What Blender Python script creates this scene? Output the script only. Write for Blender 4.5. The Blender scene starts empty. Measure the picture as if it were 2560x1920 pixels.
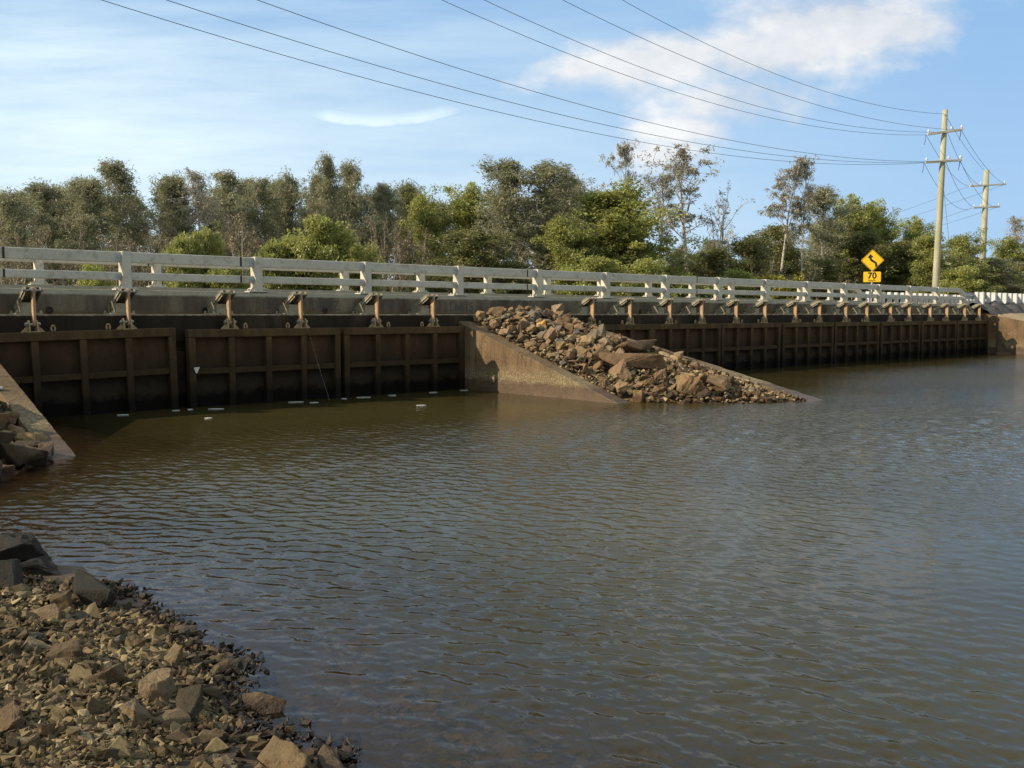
import bpy, bmesh, math, random
import numpy as np
from mathutils import Vector, Matrix, Euler, noise as mnoise
from math import radians as R, pi, sin, cos, tan, atan

SC = bpy.context.scene
COL = SC.collection
random.seed(7)
RNG = np.random.default_rng(11)

# ------------------------------------------------------------------ camera
# world frame: X runs along the bridge, Y away from the viewer across it, Z up, water at 0
H_EYE = 1.62
YAW = R(48.055)
PITCH = R(4.295)
VIEW = Vector((cos(YAW), sin(YAW), 0))
SIDE = Vector((sin(YAW), -cos(YAW), 0))
cam = bpy.data.cameras.new('camera')
cam.sensor_width = 36.0
cam.lens = 36.0 * 2330 / 2560
cam.clip_start = 0.05
cam.clip_end = 5000
camo = bpy.data.objects.new('camera', cam)
COL.objects.link(camo)
fw = VIEW * cos(PITCH) - Vector((0, 0, 1)) * sin(PITCH)
camo.rotation_euler = fw.to_track_quat('-Z', 'Y').to_euler()
camo.location = (0, 0, H_EYE)
SC.camera = camo
FWD = fw
CUP = Vector((0, 0, 1)) * cos(PITCH) + VIEW * sin(PITCH)


def at_depth(x, y, D):
    d = FWD + SIDE * ((x - 1280) / 2330) - CUP * ((y - 960) / 2330)
    return Vector((0, 0, H_EYE)) + d * (D / d.dot(VIEW))


def on_z(x, y, z):
    d = FWD + SIDE * ((x - 1280) / 2330) - CUP * ((y - 960) / 2330)
    return Vector((0, 0, H_EYE)) + d * ((z - H_EYE) / d.z)


# ------------------------------------------------------------------ tagging
def tag(o, label=None, cat=None, group=None, kind=None):
    if label: o['label'] = label
    if cat: o['category'] = cat
    if group: o['group'] = group
    if kind: o['kind'] = kind
    return o


def empty(name, loc, label, cat, group=None):
    o = bpy.data.objects.new(name, None)
    o.empty_display_size = 0.2
    COL.objects.link(o)
    o.location = loc
    return tag(o, label, cat, group)


def link(name, me, mat, parent=None, loc=None):
    if mat is not None and len(me.materials) == 0:
        me.materials.append(mat)
    o = bpy.data.objects.new(name, me)
    COL.objects.link(o)
    if parent is not None: o.parent = parent
    if loc is not None: o.location = loc
    return o


def copy_tree(o, parent=None):
    c = o.copy()
    COL.objects.link(c)
    c.parent = parent
    for ch in list(o.children):
        copy_tree(ch, c)
    return c


# ------------------------------------------------------------------ mesh builder
class MB:
    def __init__(s):
        s.v = []; s.f = []

    def add(s, vs, fs):
        b = len(s.v)
        s.v.extend([tuple(p) for p in vs])
        s.f.extend([tuple(b + i for i in f) for f in fs])

    def box(s, x0, x1, y0, y1, z0, z1):
        s.add([(x0, y0, z0), (x1, y0, z0), (x1, y1, z0), (x0, y1, z0), (x0, y0, z1), (x1, y0, z1), (x1, y1, z1), (x0, y1, z1)],
              [(3, 2, 1, 0), (4, 5, 6, 7), (0, 1, 5, 4), (1, 2, 6, 5), (2, 3, 7, 6), (3, 0, 4, 7)])

    def prism(s, poly, a0, a1, axis='x'):
        # poly: list of 2d points; axis x -> poly is (y,z); axis y -> (x,z); axis z -> (x,y)
        n = len(poly)
        def P(p, a):
            return {'x': (a, p[0], p[1]), 'y': (p[0], a, p[1]), 'z': (p[0], p[1], a)}[axis]
        vs = [P(p, a0) for p in poly] + [P(p, a1) for p in poly]
        fs = [tuple(range(n)), tuple(range(2 * n - 1, n - 1, -1))]
        for i in range(n):
            j = (i + 1) % n
            fs.append((i, n + i, n + j, j))
        s.add(vs, fs)

    def tube(s, pts, rad, n=8, cap=True):
        pts = [Vector(p) for p in pts]
        if not hasattr(rad, '__len__'): rad = [rad] * len(pts)
        rings = []
        up = Vector((0.13, 0.2, 1))
        for i, p in enumerate(pts):
            a = pts[max(i - 1, 0)]; b = pts[min(i + 1, len(pts) - 1)]
            d = (b - a).normalized()
            if abs(d.dot(up.normalized())) > 0.95: u = d.cross(Vector((1, 0.1, 0))).normalized()
            else: u = d.cross(up).normalized()
            w = d.cross(u)
            rings.append([p + (u * cos(2 * pi * k / n) + w * sin(2 * pi * k / n)) * rad[i] for k in range(n)])
        vs = [q for r in rings for q in r]
        fs = []
        for i in range(len(pts) - 1):
            for k in range(n):
                k2 = (k + 1) % n
                fs.append((i * n + k, i * n + k2, (i + 1) * n + k2, (i + 1) * n + k))
        if cap:
            fs.append(tuple(range(n - 1, -1, -1)))
            fs.append(tuple(range((len(pts) - 1) * n, len(pts) * n)))
        s.add(vs, fs)

    def cyl(s, c0, c1, r, n=12):
        s.tube([c0, c1], r, n)

    def build(s, name, mat, parent=None, bevel=0.0, smooth=False, origin=None, seg=1):
        me = bpy.data.meshes.new(name)
        org = Vector(origin) if origin is not None else (Vector(parent.location) if parent is not None and parent.parent is None else Vector((0, 0, 0)))
        me.from_pydata([(p[0] - org.x, p[1] - org.y, p[2] - org.z) for p in s.v], [], s.f)
        bm = bmesh.new(); bm.from_mesh(me)
        bmesh.ops.recalc_face_normals(bm, faces=bm.faces)
        if bevel > 0:
            es = [e for e in bm.edges if len(e.link_faces) == 2 and e.calc_face_angle(0) > 0.5]
            bmesh.ops.bevel(bm, geom=es, offset=bevel, segments=seg, affect='EDGES', profile=0.7)
        bm.to_mesh(me); bm.free()
        if smooth:
            me.polygons.foreach_set('use_smooth', [True] * len(me.polygons))
        me.update()
        o = link(name, me, mat, parent)
        if parent is None and origin is not None: o.location = org
        return o


def sub(mb, name, mat, part, base, **k):
    """a sub-part: mesh in the frame of the thing's Empty, parented to a part that sits at its origin"""
    return mb.build(name, mat, part, origin=base, **k)


# ------------------------------------------------------------------ numpy noise
_P = np.random.default_rng(5).random((256, 256))


def vnoise(x, y):
    xi = np.floor(x).astype(int); yi = np.floor(y).astype(int)
    fx = x - xi; fy = y - yi
    fx = fx * fx * (3 - 2 * fx); fy = fy * fy * (3 - 2 * fy)
    a = _P[xi & 255, yi & 255]; b = _P[(xi + 1) & 255, yi & 255]
    c = _P[xi & 255, (yi + 1) & 255]; d = _P[(xi + 1) & 255, (yi + 1) & 255]
    return (a * (1 - fx) + b * fx) * (1 - fy) + (c * (1 - fx) + d * fx) * fy - 0.5


def fbm(x, y, o=4):
    r = 0; a = 1
    for i in range(o):
        r = r + a * vnoise(x * 2 ** i + 17 * i, y * 2 ** i + 31 * i); a *= 0.5
    return r


# ------------------------------------------------------------------ materials
def new_mat(name):
    m = bpy.data.materials.new(name); m.use_nodes = True
    nt = m.node_tree
    for n in list(nt.nodes): nt.nodes.remove(n)
    return m, nt


class NT:
    def __init__(s, nt): s.nt = nt
    def n(s, t, **k):
        nd = s.nt.nodes.new(t)
        for a, v in k.items(): setattr(nd, a, v)
        return nd
    def l(s, a, b): s.nt.links.new(a, b)
    def pos(s, scale=(1, 1, 1), obj=False):
        if obj:
            c = s.n('ShaderNodeTexCoord').outputs['Object']
        else:
            c = s.n('ShaderNodeNewGeometry').outputs['Position']
        mp = s.n('ShaderNodeMapping'); mp.inputs['Scale'].default_value = scale
        s.l(c, mp.inputs['Vector'])
        return mp.outputs['Vector']
    def noise(s, vec, scale=5, detail=6, rough=0.6):
        n = s.n('ShaderNodeTexNoise'); n.inputs['Scale'].default_value = scale
        n.inputs['Detail'].default_value = detail; n.inputs['Roughness'].default_value = rough
        s.l(vec, n.inputs['Vector']); return n.outputs['Fac']
    def ramp(s, fac, stops):
        r = s.n('ShaderNodeValToRGB'); e = r.color_ramp.elements
        while len(e) < len(stops): e.new(0.5)
        for i, (p, c) in enumerate(stops):
            e[i].position = p; e[i].color = (*c, 1) if len(c) == 3 else c
        s.l(fac, r.inputs['Fac']); return r.outputs['Color']
    def mix(s, fac, a, b, blend='MIX'):
        m = s.n('ShaderNodeMix', data_type='RGBA', blend_type=blend)
        for inp, v in ((m.inputs['Factor'], fac), (m.inputs['A'], a), (m.inputs['B'], b)):
            if hasattr(v, 'default_value') or hasattr(v, 'is_linked'): s.l(v, inp)
            elif isinstance(v, (int, float)): inp.default_value = v
            else: inp.default_value = (*v, 1)
        return m.outputs['Result']
    def math(s, op, a, b=0.0, c=0.0, clamp=False):
        m = s.n('ShaderNodeMath', operation=op, use_clamp=clamp)
        for i, v in enumerate((a, b, c)):
            if hasattr(v, 'is_linked'): s.l(v, m.inputs[i])
            else: m.inputs[i].default_value = v
        return m.outputs[0]
    def mrange(s, v, a, b, c=0.0, d=1.0):
        m = s.n('ShaderNodeMapRange', clamp=True)
        s.l(v, m.inputs['Value'])
        for k, x in (('From Min', a), ('From Max', b), ('To Min', c), ('To Max', d)): m.inputs[k].default_value = x
        return m.outputs['Result']
    def z(s):
        g = s.n('ShaderNodeNewGeometry'); x = s.n('ShaderNodeSeparateXYZ')
        s.l(g.outputs['Position'], x.inputs[0]); return x.outputs['Z']
    def bump(s, h, strength=0.3, dist=0.02):
        b = s.n('ShaderNodeBump'); b.inputs['Strength'].default_value = strength
        b.inputs['Distance'].default_value = dist
        s.l(h, b.inputs['Height']); return b.outputs['Normal']
    def out(s, col, rough=0.8, normal=None, metal=0.0, spec=0.3):
        p = s.n('ShaderNodeBsdfPrincipled')
        if hasattr(col, 'is_linked'): s.l(col, p.inputs['Base Color'])
        else: p.inputs['Base Color'].default_value = (*col, 1)
        if hasattr(rough, 'is_linked'): s.l(rough, p.inputs['Roughness'])
        else: p.inputs['Roughness'].default_value = rough
        p.inputs['Metallic'].default_value = metal
        p.inputs['Specular IOR Level'].default_value = spec
        if normal is not None: s.l(normal, p.inputs['Normal'])
        o = s.n('ShaderNodeOutputMaterial'); s.l(p.outputs[0], o.inputs[0]); return p


M = {}


def weathered(name, c1, c2, c3=None, scale=3.0, streak=False, rough=0.85, bump=0.3, bdist=0.01, fine=60, spots=None, metal=0.0, obj=False):
    m, nt = new_mat(name); t = NT(nt)
    v = t.pos((1, 1, 0.25) if streak else (1, 1, 1), obj)
    vf = t.pos((1, 1, 1), obj)
    a = t.noise(v, scale, 7, 0.65)
    col = t.ramp(a, [(0.32, c1), (0.68, c2)])
    if c3 is not None:
        b = t.noise(vf, scale * 3.1, 6, 0.7)
        col = t.mix(t.mrange(b, 0.52, 0.68), col, c3)
    f = t.noise(vf, fine, 4, 0.7)
    col = t.mix(0.35, col, t.ramp(f, [(0.3, (0.25, 0.25, 0.25)), (0.7, (1, 1, 1))]), 'MULTIPLY')
    if spots is not None:
        sp = t.noise(vf, spots[1], 3, 0.5)
        col = t.mix(t.mrange(sp, spots[2], spots[2] + 0.06), col, spots[0])
    t.out(col, rough, t.bump(f, bump, bdist), metal)
    M[name] = m
    return m


# paint on the bridge rails, dirty off white
weathered('rail_paint', (0.46, 0.435, 0.355), (0.56, 0.53, 0.44), (0.37, 0.31, 0.215), 2.2, False, 0.6, 0.12, 0.004, 70, ((0.30, 0.17, 0.08), 7, 0.70))
weathered('rail_paint_far', (0.52, 0.48, 0.38), (0.60, 0.56, 0.45), (0.42, 0.35, 0.24), 2.2, False, 0.6, 0.12, 0.004, 70, ((0.35, 0.20, 0.09), 8, 0.70))
weathered('white_paint', (0.50, 0.50, 0.48), (0.60, 0.60, 0.58), (0.55, 0.52, 0.46), 2.2, False, 0.6, 0.1, 0.004, 60)
weathered('galvanised', (0.33, 0.34, 0.35), (0.45, 0.46, 0.47), None, 5, False, 0.5, 0.1, 0.003, 60)
weathered('bolt_steel', (0.24, 0.23, 0.21), (0.40, 0.39, 0.36), (0.18, 0.11, 0.06), 30, False, 0.35, 0.2, 0.002, 200, None, 0.6)
weathered('bracket_paint', (0.29, 0.26, 0.18), (0.40, 0.36, 0.25), (0.21, 0.13, 0.065), 6, False, 0.6, 0.2, 0.003, 90, ((0.16, 0.07, 0.03), 9, 0.64))
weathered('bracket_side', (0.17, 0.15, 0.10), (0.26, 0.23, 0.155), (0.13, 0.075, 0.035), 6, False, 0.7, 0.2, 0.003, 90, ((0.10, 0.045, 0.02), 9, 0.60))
weathered('rusty_strap', (0.30, 0.185, 0.095), (0.45, 0.30, 0.165), (0.22, 0.105, 0.05), 9, True, 0.8, 0.4, 0.003, 120)
weathered('lug_steel', (0.30, 0.21, 0.10), (0.42, 0.31, 0.17), (0.22, 0.10, 0.04), 8, False, 0.75, 0.3, 0.003, 90)
weathered('wood_pole', (0.30, 0.29, 0.19), (0.44, 0.43, 0.31), (0.36, 0.25, 0.12), 4, True, 0.85, 0.3, 0.006, 30)
weathered('wood_arm', (0.38, 0.36, 0.30), (0.5, 0.48, 0.42), None, 4, False, 0.85, 0.2, 0.004, 30)
weathered('porcelain', (0.55, 0.55, 0.56), (0.66, 0.66, 0.66), None, 8, False, 0.3, 0.05, 0.002, 60)
weathered('wire', (0.035, 0.035, 0.04), (0.05, 0.05, 0.05), None, 4, False, 1.0, 0.05, 0.002, 60)
weathered('black_paint', (0.012, 0.012, 0.014), (0.022, 0.022, 0.024), None, 14, False, 0.6, 0.1, 0.002, 60)
weathered('graffiti_faded', (0.06, 0.06, 0.058), (0.09, 0.088, 0.08), None, 14, False, 0.8, 0.1, 0.002, 60)
weathered('sign_yellow', (0.80, 0.46, 0.012), (0.86, 0.52, 0.018), None, 3, False, 0.4, 0.03, 0.001, 40)
weathered('foam_white', (0.50, 0.50, 0.45), (0.68, 0.68, 0.63), (0.36, 0.34, 0.27), 12, False, 0.6, 0.3, 0.004, 60)
weathered('trunk_grey', (0.16, 0.125, 0.09), (0.29, 0.24, 0.18), (0.09, 0.065, 0.045), 3, True, 0.9, 0.5, 0.02, 20)
weathered('trunk_pale', (0.36, 0.31, 0.25), (0.52, 0.47, 0.40), (0.22, 0.17, 0.12), 3, True, 0.9, 0.4, 0.02, 20)
weathered('trunk_brown', (0.115, 0.07, 0.042), (0.20, 0.13, 0.08), None, 3, True, 0.9, 0.5, 0.02, 20)
weathered('asphalt_lumps', (0.045, 0.042, 0.04), (0.11, 0.10, 0.094), (0.20, 0.17, 0.14), 2.5, False, 0.95, 0.8, 0.04, 18)
weathered('black_pipe', (0.025, 0.016, 0.013), (0.05, 0.03, 0.022), None, 8, False, 0.7, 0.2, 0.004, 60)


def concrete_kerb():
    m, nt = new_mat('kerb_concrete'); t = NT(nt)
    v = t.pos((0.9, 0.9, 0.22)); vf = t.pos((1, 1, 1))
    a = t.noise(v, 2.0, 8, 0.68); f = t.noise(vf, 45, 5, 0.75); b = t.noise(vf, 4.5, 7, 0.7)
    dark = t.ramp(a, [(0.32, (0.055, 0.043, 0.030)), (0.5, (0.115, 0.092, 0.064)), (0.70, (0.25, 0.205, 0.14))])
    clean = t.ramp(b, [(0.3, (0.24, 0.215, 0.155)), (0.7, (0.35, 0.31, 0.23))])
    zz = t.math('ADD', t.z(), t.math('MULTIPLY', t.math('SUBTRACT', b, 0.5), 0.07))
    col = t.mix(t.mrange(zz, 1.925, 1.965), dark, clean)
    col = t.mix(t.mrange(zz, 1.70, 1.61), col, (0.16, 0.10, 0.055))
    col = t.mix(0.45, col, t.ramp(f, [(0.28, (0.35, 0.35, 0.35)), (0.7, (1.1, 1.1, 1.1))]), 'MULTIPLY')
    t.out(col, 0.95, t.bump(f, 0.6, 0.015), 0.0, 0.1); M['kerb_concrete'] = m


def concrete_ledge():
    m, nt = new_mat('ledge_concrete'); t = NT(nt)
    v = t.pos((0.9, 0.9, 0.3)); vf = t.pos((1, 1, 1))
    a = t.noise(v, 1.7, 8, 0.7); f = t.noise(vf, 40, 5, 0.75); b = t.noise(vf, 6, 6, 0.7)
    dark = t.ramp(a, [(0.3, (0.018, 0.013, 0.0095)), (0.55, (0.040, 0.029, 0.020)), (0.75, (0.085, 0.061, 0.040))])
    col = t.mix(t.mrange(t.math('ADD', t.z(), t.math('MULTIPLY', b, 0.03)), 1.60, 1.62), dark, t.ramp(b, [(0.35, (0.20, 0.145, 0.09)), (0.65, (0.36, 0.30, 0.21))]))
    col = t.mix(0.4, col, t.ramp(f, [(0.28, (0.3, 0.3, 0.3)), (0.7, (1.1, 1.1, 1.1))]), 'MULTIPLY')
    t.out(col, 0.95, t.bump(f, 0.5, 0.012), 0.0, 0.1); M['ledge_concrete'] = m


def concrete_wing():
    m, nt = new_mat('wing_concrete'); t = NT(nt)
    vf = t.pos((1, 1, 1)); v = t.pos((1, 1, 0.5))
    a = t.noise(v, 1.6, 8, 0.68); f = t.noise(vf, 30, 6, 0.8); b = t.noise(vf, 7, 6, 0.7); s = t.noise(vf, 26, 2, 0.5)
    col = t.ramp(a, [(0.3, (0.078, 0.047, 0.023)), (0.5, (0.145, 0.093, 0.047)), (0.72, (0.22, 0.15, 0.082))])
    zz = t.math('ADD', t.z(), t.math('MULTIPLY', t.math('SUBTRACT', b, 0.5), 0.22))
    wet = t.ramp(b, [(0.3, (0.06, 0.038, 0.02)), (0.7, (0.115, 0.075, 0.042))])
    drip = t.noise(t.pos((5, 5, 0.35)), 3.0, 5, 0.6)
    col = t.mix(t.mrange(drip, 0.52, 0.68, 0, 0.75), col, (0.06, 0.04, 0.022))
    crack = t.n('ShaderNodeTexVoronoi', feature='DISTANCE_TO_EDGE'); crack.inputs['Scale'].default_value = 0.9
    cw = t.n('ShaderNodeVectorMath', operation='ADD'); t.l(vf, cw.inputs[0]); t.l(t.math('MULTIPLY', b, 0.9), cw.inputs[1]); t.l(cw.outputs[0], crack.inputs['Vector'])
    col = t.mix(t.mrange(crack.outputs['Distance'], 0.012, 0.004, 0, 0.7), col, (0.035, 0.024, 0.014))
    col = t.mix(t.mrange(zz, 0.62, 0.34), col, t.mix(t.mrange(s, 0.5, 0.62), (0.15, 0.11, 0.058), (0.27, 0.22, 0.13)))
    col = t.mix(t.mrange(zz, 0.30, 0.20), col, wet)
    col = t.mix(0.5, col, t.ramp(f, [(0.25, (0.35, 0.33, 0.3)), (0.7, (1.1, 1.1, 1.1))]), 'MULTIPLY')
    t.out(col, t.mrange(zz, 0.05, 0.3, 0.45, 0.92), t.bump(f, 0.6, 0.02)); M['wing_concrete'] = m


def gate_panel():
    m, nt = new_mat('gate_panel'); t = NT(nt)
    v = t.pos((1, 1, 0.35)); vf = t.pos((1, 1, 1))
    a = t.noise(v, 2.4, 7, 0.7); f = t.noise(vf, 38, 4, 0.7); b = t.noise(vf, 5, 5, 0.6)
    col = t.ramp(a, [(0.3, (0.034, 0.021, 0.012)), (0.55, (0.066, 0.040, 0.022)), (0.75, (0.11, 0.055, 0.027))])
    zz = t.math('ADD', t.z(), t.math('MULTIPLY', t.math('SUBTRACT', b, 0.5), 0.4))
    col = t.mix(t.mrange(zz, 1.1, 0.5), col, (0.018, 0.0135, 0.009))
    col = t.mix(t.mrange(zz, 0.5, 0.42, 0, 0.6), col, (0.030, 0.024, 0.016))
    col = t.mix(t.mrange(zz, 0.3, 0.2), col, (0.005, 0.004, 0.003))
    t.out(col, 0.85, t.bump(f, 0.5, 0.01), 0.0, 0.08); M['gate_panel'] = m


def gate_steel():
    m, nt = new_mat('gate_steel'); t = NT(nt)
    v = t.pos((1, 1, 0.4)); vf = t.pos((1, 1, 1))
    a = t.noise(v, 4, 7, 0.7); f = t.noise(vf, 55, 4, 0.7); b = t.noise(vf, 6, 5, 0.6)
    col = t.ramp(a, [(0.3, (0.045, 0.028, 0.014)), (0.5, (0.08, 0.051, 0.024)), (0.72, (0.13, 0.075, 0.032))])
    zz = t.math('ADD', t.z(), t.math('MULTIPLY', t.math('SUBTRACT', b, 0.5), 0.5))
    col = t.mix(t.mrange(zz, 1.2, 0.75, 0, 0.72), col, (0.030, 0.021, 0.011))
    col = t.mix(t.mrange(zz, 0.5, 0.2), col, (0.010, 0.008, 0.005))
    col = t.mix(0.45, col, t.ramp(f, [(0.28, (0.35, 0.3, 0.3)), (0.7, (1.1, 1.1, 1.1))]), 'MULTIPLY')
    t.out(col, 0.9, t.bump(f, 0.5, 0.006), 0.0, 0.12); M['gate_steel'] = m


gate_steel()
concrete_kerb(); concrete_ledge(); concrete_wing(); gate_panel()


def rock_mat(name, wetline=0.16):
    m, nt = new_mat(name); t = NT(nt)
    oi = t.n('ShaderNodeObjectInfo')
    vo = t.pos((1, 1, 1), True); vf = t.pos((1, 1, 1))
    a = t.noise(vf, 5.5, 8, 0.7); f = t.noise(vf, 34, 6, 0.75); b = t.noise(vf, 11, 4, 0.6)
    var = t.ramp(a, [(0.28, (0.42, 0.36, 0.30)), (0.5, (1, 1, 1)), (0.75, (1.35, 1.25, 1.05))])
    col = t.mix(0.85, oi.outputs['Color'], var, 'MULTIPLY')
    col = t.mix(0.5, col, t.ramp(f, [(0.3, (0.45, 0.43, 0.4)), (0.68, (1.12, 1.12, 1.1))]), 'MULTIPLY')
    zz = t.math('ADD', t.z(), t.math('MULTIPLY', t.math('SUBTRACT', b, 0.5), 0.10))
    wet = t.mix(1.0, col, (0.36, 0.27, 0.22), 'MULTIPLY')
    col = t.mix(t.mrange(zz, wetline, wetline * 0.45), col, wet)
    t.out(col, t.mrange(zz, wetline * 0.3, wetline, 0.38, 0.92), t.bump(t.math('ADD', f, t.math('MULTIPLY', a, 1.5)), 1.0, 0.03)); M[name] = m


rock_mat('riprap_rock', 0.2)
rock_mat('shore_rock', 0.06)


def gravel_mat():
    m, nt = new_mat('gravel'); t = NT(nt)
    at = t.n('ShaderNodeAttribute', attribute_name='tone')
    vf = t.pos((1, 1, 1)); f = t.noise(vf, 55, 5, 0.75); b = t.noise(vf, 9, 4, 0.6)
    col = t.ramp(at.outputs['Fac'], [(0.0, (0.030, 0.019, 0.010)), (0.4, (0.082, 0.054, 0.026)), (0.7, (0.185, 0.132, 0.064)), (1.0, (0.34, 0.262, 0.145))])
    col = t.mix(0.5, col, t.ramp(f, [(0.3, (0.4, 0.4, 0.38)), (0.68, (1.15, 1.15, 1.1))]), 'MULTIPLY')
    zz = t.math('ADD', t.z(), t.math('MULTIPLY', t.math('SUBTRACT', b, 0.5), 0.05))
    col = t.mix(t.mrange(zz, 0.05, 0.01), col, t.mix(1.0, col, (0.38, 0.3, 0.25), 'MULTIPLY'))
    t.out(col, t.mrange(zz, 0.0, 0.05, 0.35, 0.92), t.bump(f, 0.6, 0.01)); M['gravel'] = m


gravel_mat()
weathered('sunken_stone', (0.20, 0.095, 0.045), (0.36, 0.19, 0.10), (0.40, 0.26, 0.16), 5, False, 0.6, 0.4, 0.01, 40)


def ground_mat():
    m, nt = new_mat('ground_soil'); t = NT(nt)
    vf = t.pos((1, 1, 1)); a = t.noise(vf, 1.3, 8, 0.7); f = t.noise(vf, 28, 7, 0.78); b = t.noise(vf, 5, 5, 0.65)
    mud = t.ramp(b, [(0.3, (0.038, 0.025, 0.014)), (0.7, (0.09, 0.063, 0.035))])
    dirt = t.ramp(a, [(0.3, (0.24, 0.165, 0.095)), (0.7, (0.36, 0.27, 0.17))])
    grass = t.ramp(a, [(0.3, (0.05, 0.055, 0.02)), (0.7, (0.12, 0.11, 0.045))])
    z = t.math('ADD', t.z(), t.math('MULTIPLY', t.math('SUBTRACT', b, 0.5), 0.12))
    bed = t.ramp(b, [(0.35, (0.20, 0.095, 0.045)), (0.65, (0.34, 0.17, 0.085))])
    col = t.mix(t.mrange(z, 0.05, -0.05), mud, bed)
    col = t.mix(t.mrange(z, 0.9, 1.2), col, dirt)
    g = t.n('ShaderNodeNewGeometry'); x = t.n('ShaderNodeSeparateXYZ'); t.l(g.outputs['Position'], x.inputs[0])
    col = t.mix(t.mrange(x.outputs['Y'], 21.6, 22.4), col, grass)
    col = t.mix(0.5, col, t.ramp(f, [(0.3, (0.4, 0.4, 0.4)), (0.7, (1.15, 1.15, 1.15))]), 'MULTIPLY')
    t.out(col, t.mrange(z, 0.0, 0.12, 0.45, 0.95), t.bump(f, 0.9, 0.03)); M['ground_soil'] = m


ground_mat()


def leaf_mat(name, c1, c2, tr=0.35):
    m, nt = new_mat(name); t = NT(nt)
    at = t.n('ShaderNodeAttribute', attribute_name='tint')
    oi = t.n('ShaderNodeObjectInfo')
    k = t.math('ADD', t.math('MULTIPLY', at.outputs['Fac'], 0.75), t.math('MULTIPLY', oi.outputs['Random'], 0.25))
    col = t.ramp(k, [(0.1, c1), (0.9, c2)])
    d = t.n('ShaderNodeBsdfDiffuse'); tl = t.n('ShaderNodeBsdfTranslucent'); mx = t.n('ShaderNodeMixShader')
    gl = t.n('ShaderNodeBsdfGlossy'); gl.inputs['Roughness'].default_value = 0.45; mg = t.n('ShaderNodeMixShader')
    t.l(col, d.inputs[0]); t.l(col, tl.inputs[0]); mx.inputs[0].default_value = tr
    t.l(d.outputs[0], mx.inputs[1]); t.l(tl.outputs[0], mx.inputs[2])
    mg.inputs[0].default_value = 0.03
    t.l(mx.outputs[0], mg.inputs[1]); t.l(gl.outputs[0], mg.inputs[2])
    o = t.n('ShaderNodeOutputMaterial'); t.l(mg.outputs[0], o.inputs[0]); M[name] = m


leaf_mat('leaf_olive', (0.185, 0.188, 0.100), (0.32, 0.308, 0.185), 0.45)
leaf_mat('leaf_grey', (0.22, 0.205, 0.15), (0.38, 0.345, 0.26))
leaf_mat('leaf_dark', (0.095, 0.105, 0.034), (0.21, 0.205, 0.070))
leaf_mat('leaf_green', (0.175, 0.195, 0.048), (0.40, 0.40, 0.115), 0.45)
leaf_mat('leaf_yellow', (0.14, 0.15, 0.03), (0.34, 0.29, 0.035), 0.4)
leaf_mat('leaf_dry', (0.15, 0.118, 0.068), (0.26, 0.21, 0.125))


def water_mat():
    m, nt = new_mat('river_water'); t = NT(nt)
    g = t.n('ShaderNodeNewGeometry')
    at = t.n('ShaderNodeAttribute', attribute_name='depth')
    rip = t.n('ShaderNodeAttribute', attribute_name='ripple')
    mp = t.n('ShaderNodeMapping'); mp.inputs['Rotation'].default_value = (0, 0, R(-22)); mp.inputs['Scale'].default_value = (1, 0.42, 1)
    t.l(g.outputs['Position'], mp.inputs['Vector'])
    n1 = t.noise(mp.outputs['Vector'], 13.0, 3, 0.55)
    b = t.n('ShaderNodeBump'); b.inputs['Distance'].default_value = 0.03
    t.l(n1, b.inputs['Height']); t.l(t.math('MULTIPLY', rip.outputs['Fac'], 0.55), b.inputs['Strength'])
    nrm = b.outputs['Normal']
    n2 = t.noise(t.pos((1, 1, 1)), 0.35, 4, 0.6)
    body = t.ramp(n2, [(0.3, (0.038, 0.030, 0.0095)), (0.7, (0.056, 0.0465, 0.017))])
    dif = t.n('ShaderNodeBsdfDiffuse'); t.l(body, dif.inputs['Color'])
    tra = t.n('ShaderNodeBsdfTransparent'); tra.inputs['Color'].default_value = (0.86, 0.78, 0.62, 1)
    mx = t.n('ShaderNodeMixShader')
    clar = t.math('POWER', 2.718, t.math('MULTIPLY', at.outputs['Fac'], -4.0))
    t.l(clar, mx.inputs[0]); t.l(dif.outputs[0], mx.inputs[1]); t.l(tra.outputs[0], mx.inputs[2])
    fr = t.n('ShaderNodeFresnel'); fr.inputs['IOR'].default_value = 1.333; t.l(nrm, fr.inputs['Normal'])
    gl = t.n('ShaderNodeBsdfGlossy'); gl.inputs['Roughness'].default_value = 0.03; t.l(nrm, gl.inputs['Normal'])
    m2 = t.n('ShaderNodeMixShader'); t.l(fr.outputs[0], m2.inputs[0]); t.l(mx.outputs[0], m2.inputs[1]); t.l(gl.outputs[0], m2.inputs[2])
    o = t.n('ShaderNodeOutputMaterial'); t.l(m2.outputs[0], o.inputs[0]); M['river_water'] = m


water_mat()

# ------------------------------------------------------------------ sky and sun
SUN = Vector((-1.0, 0.5, 0.66)).normalized()
w = bpy.data.worlds.new('World'); SC.world = w; w.use_nodes = True
nt = w.node_tree
for n in list(nt.nodes): nt.nodes.remove(n)
t = NT(nt)
sky = t.n('ShaderNodeTexSky', sky_type='NISHITA')
sky.sun_disc = False
sky.sun_elevation = math.asin(SUN.z)
sky.sun_rotation = math.atan2(SUN.x, SUN.y)
sky.air_density = 1.0; sky.dust_density = 0.6; sky.ozone_density = 1.6
SKY_K = 0.075
bg = t.n('ShaderNodeBackground'); bg.inputs['Strength'].default_value = SKY_K
hs = t.n('ShaderNodeHueSaturation'); hs.inputs['Saturation'].default_value = 0.68
t.l(sky.outputs[0], hs.inputs['Color']); t.l(hs.outputs[0], bg.inputs['Color'])
tc = t.n('ShaderNodeTexCoord')


def vdot(vec):
    d = t.n('ShaderNodeVectorMath', operation='DOT_PRODUCT'); t.l(tc.outputs['Generated'], d.inputs[0])
    d.inputs[1].default_value = vec; return d.outputs['Value']


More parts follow.
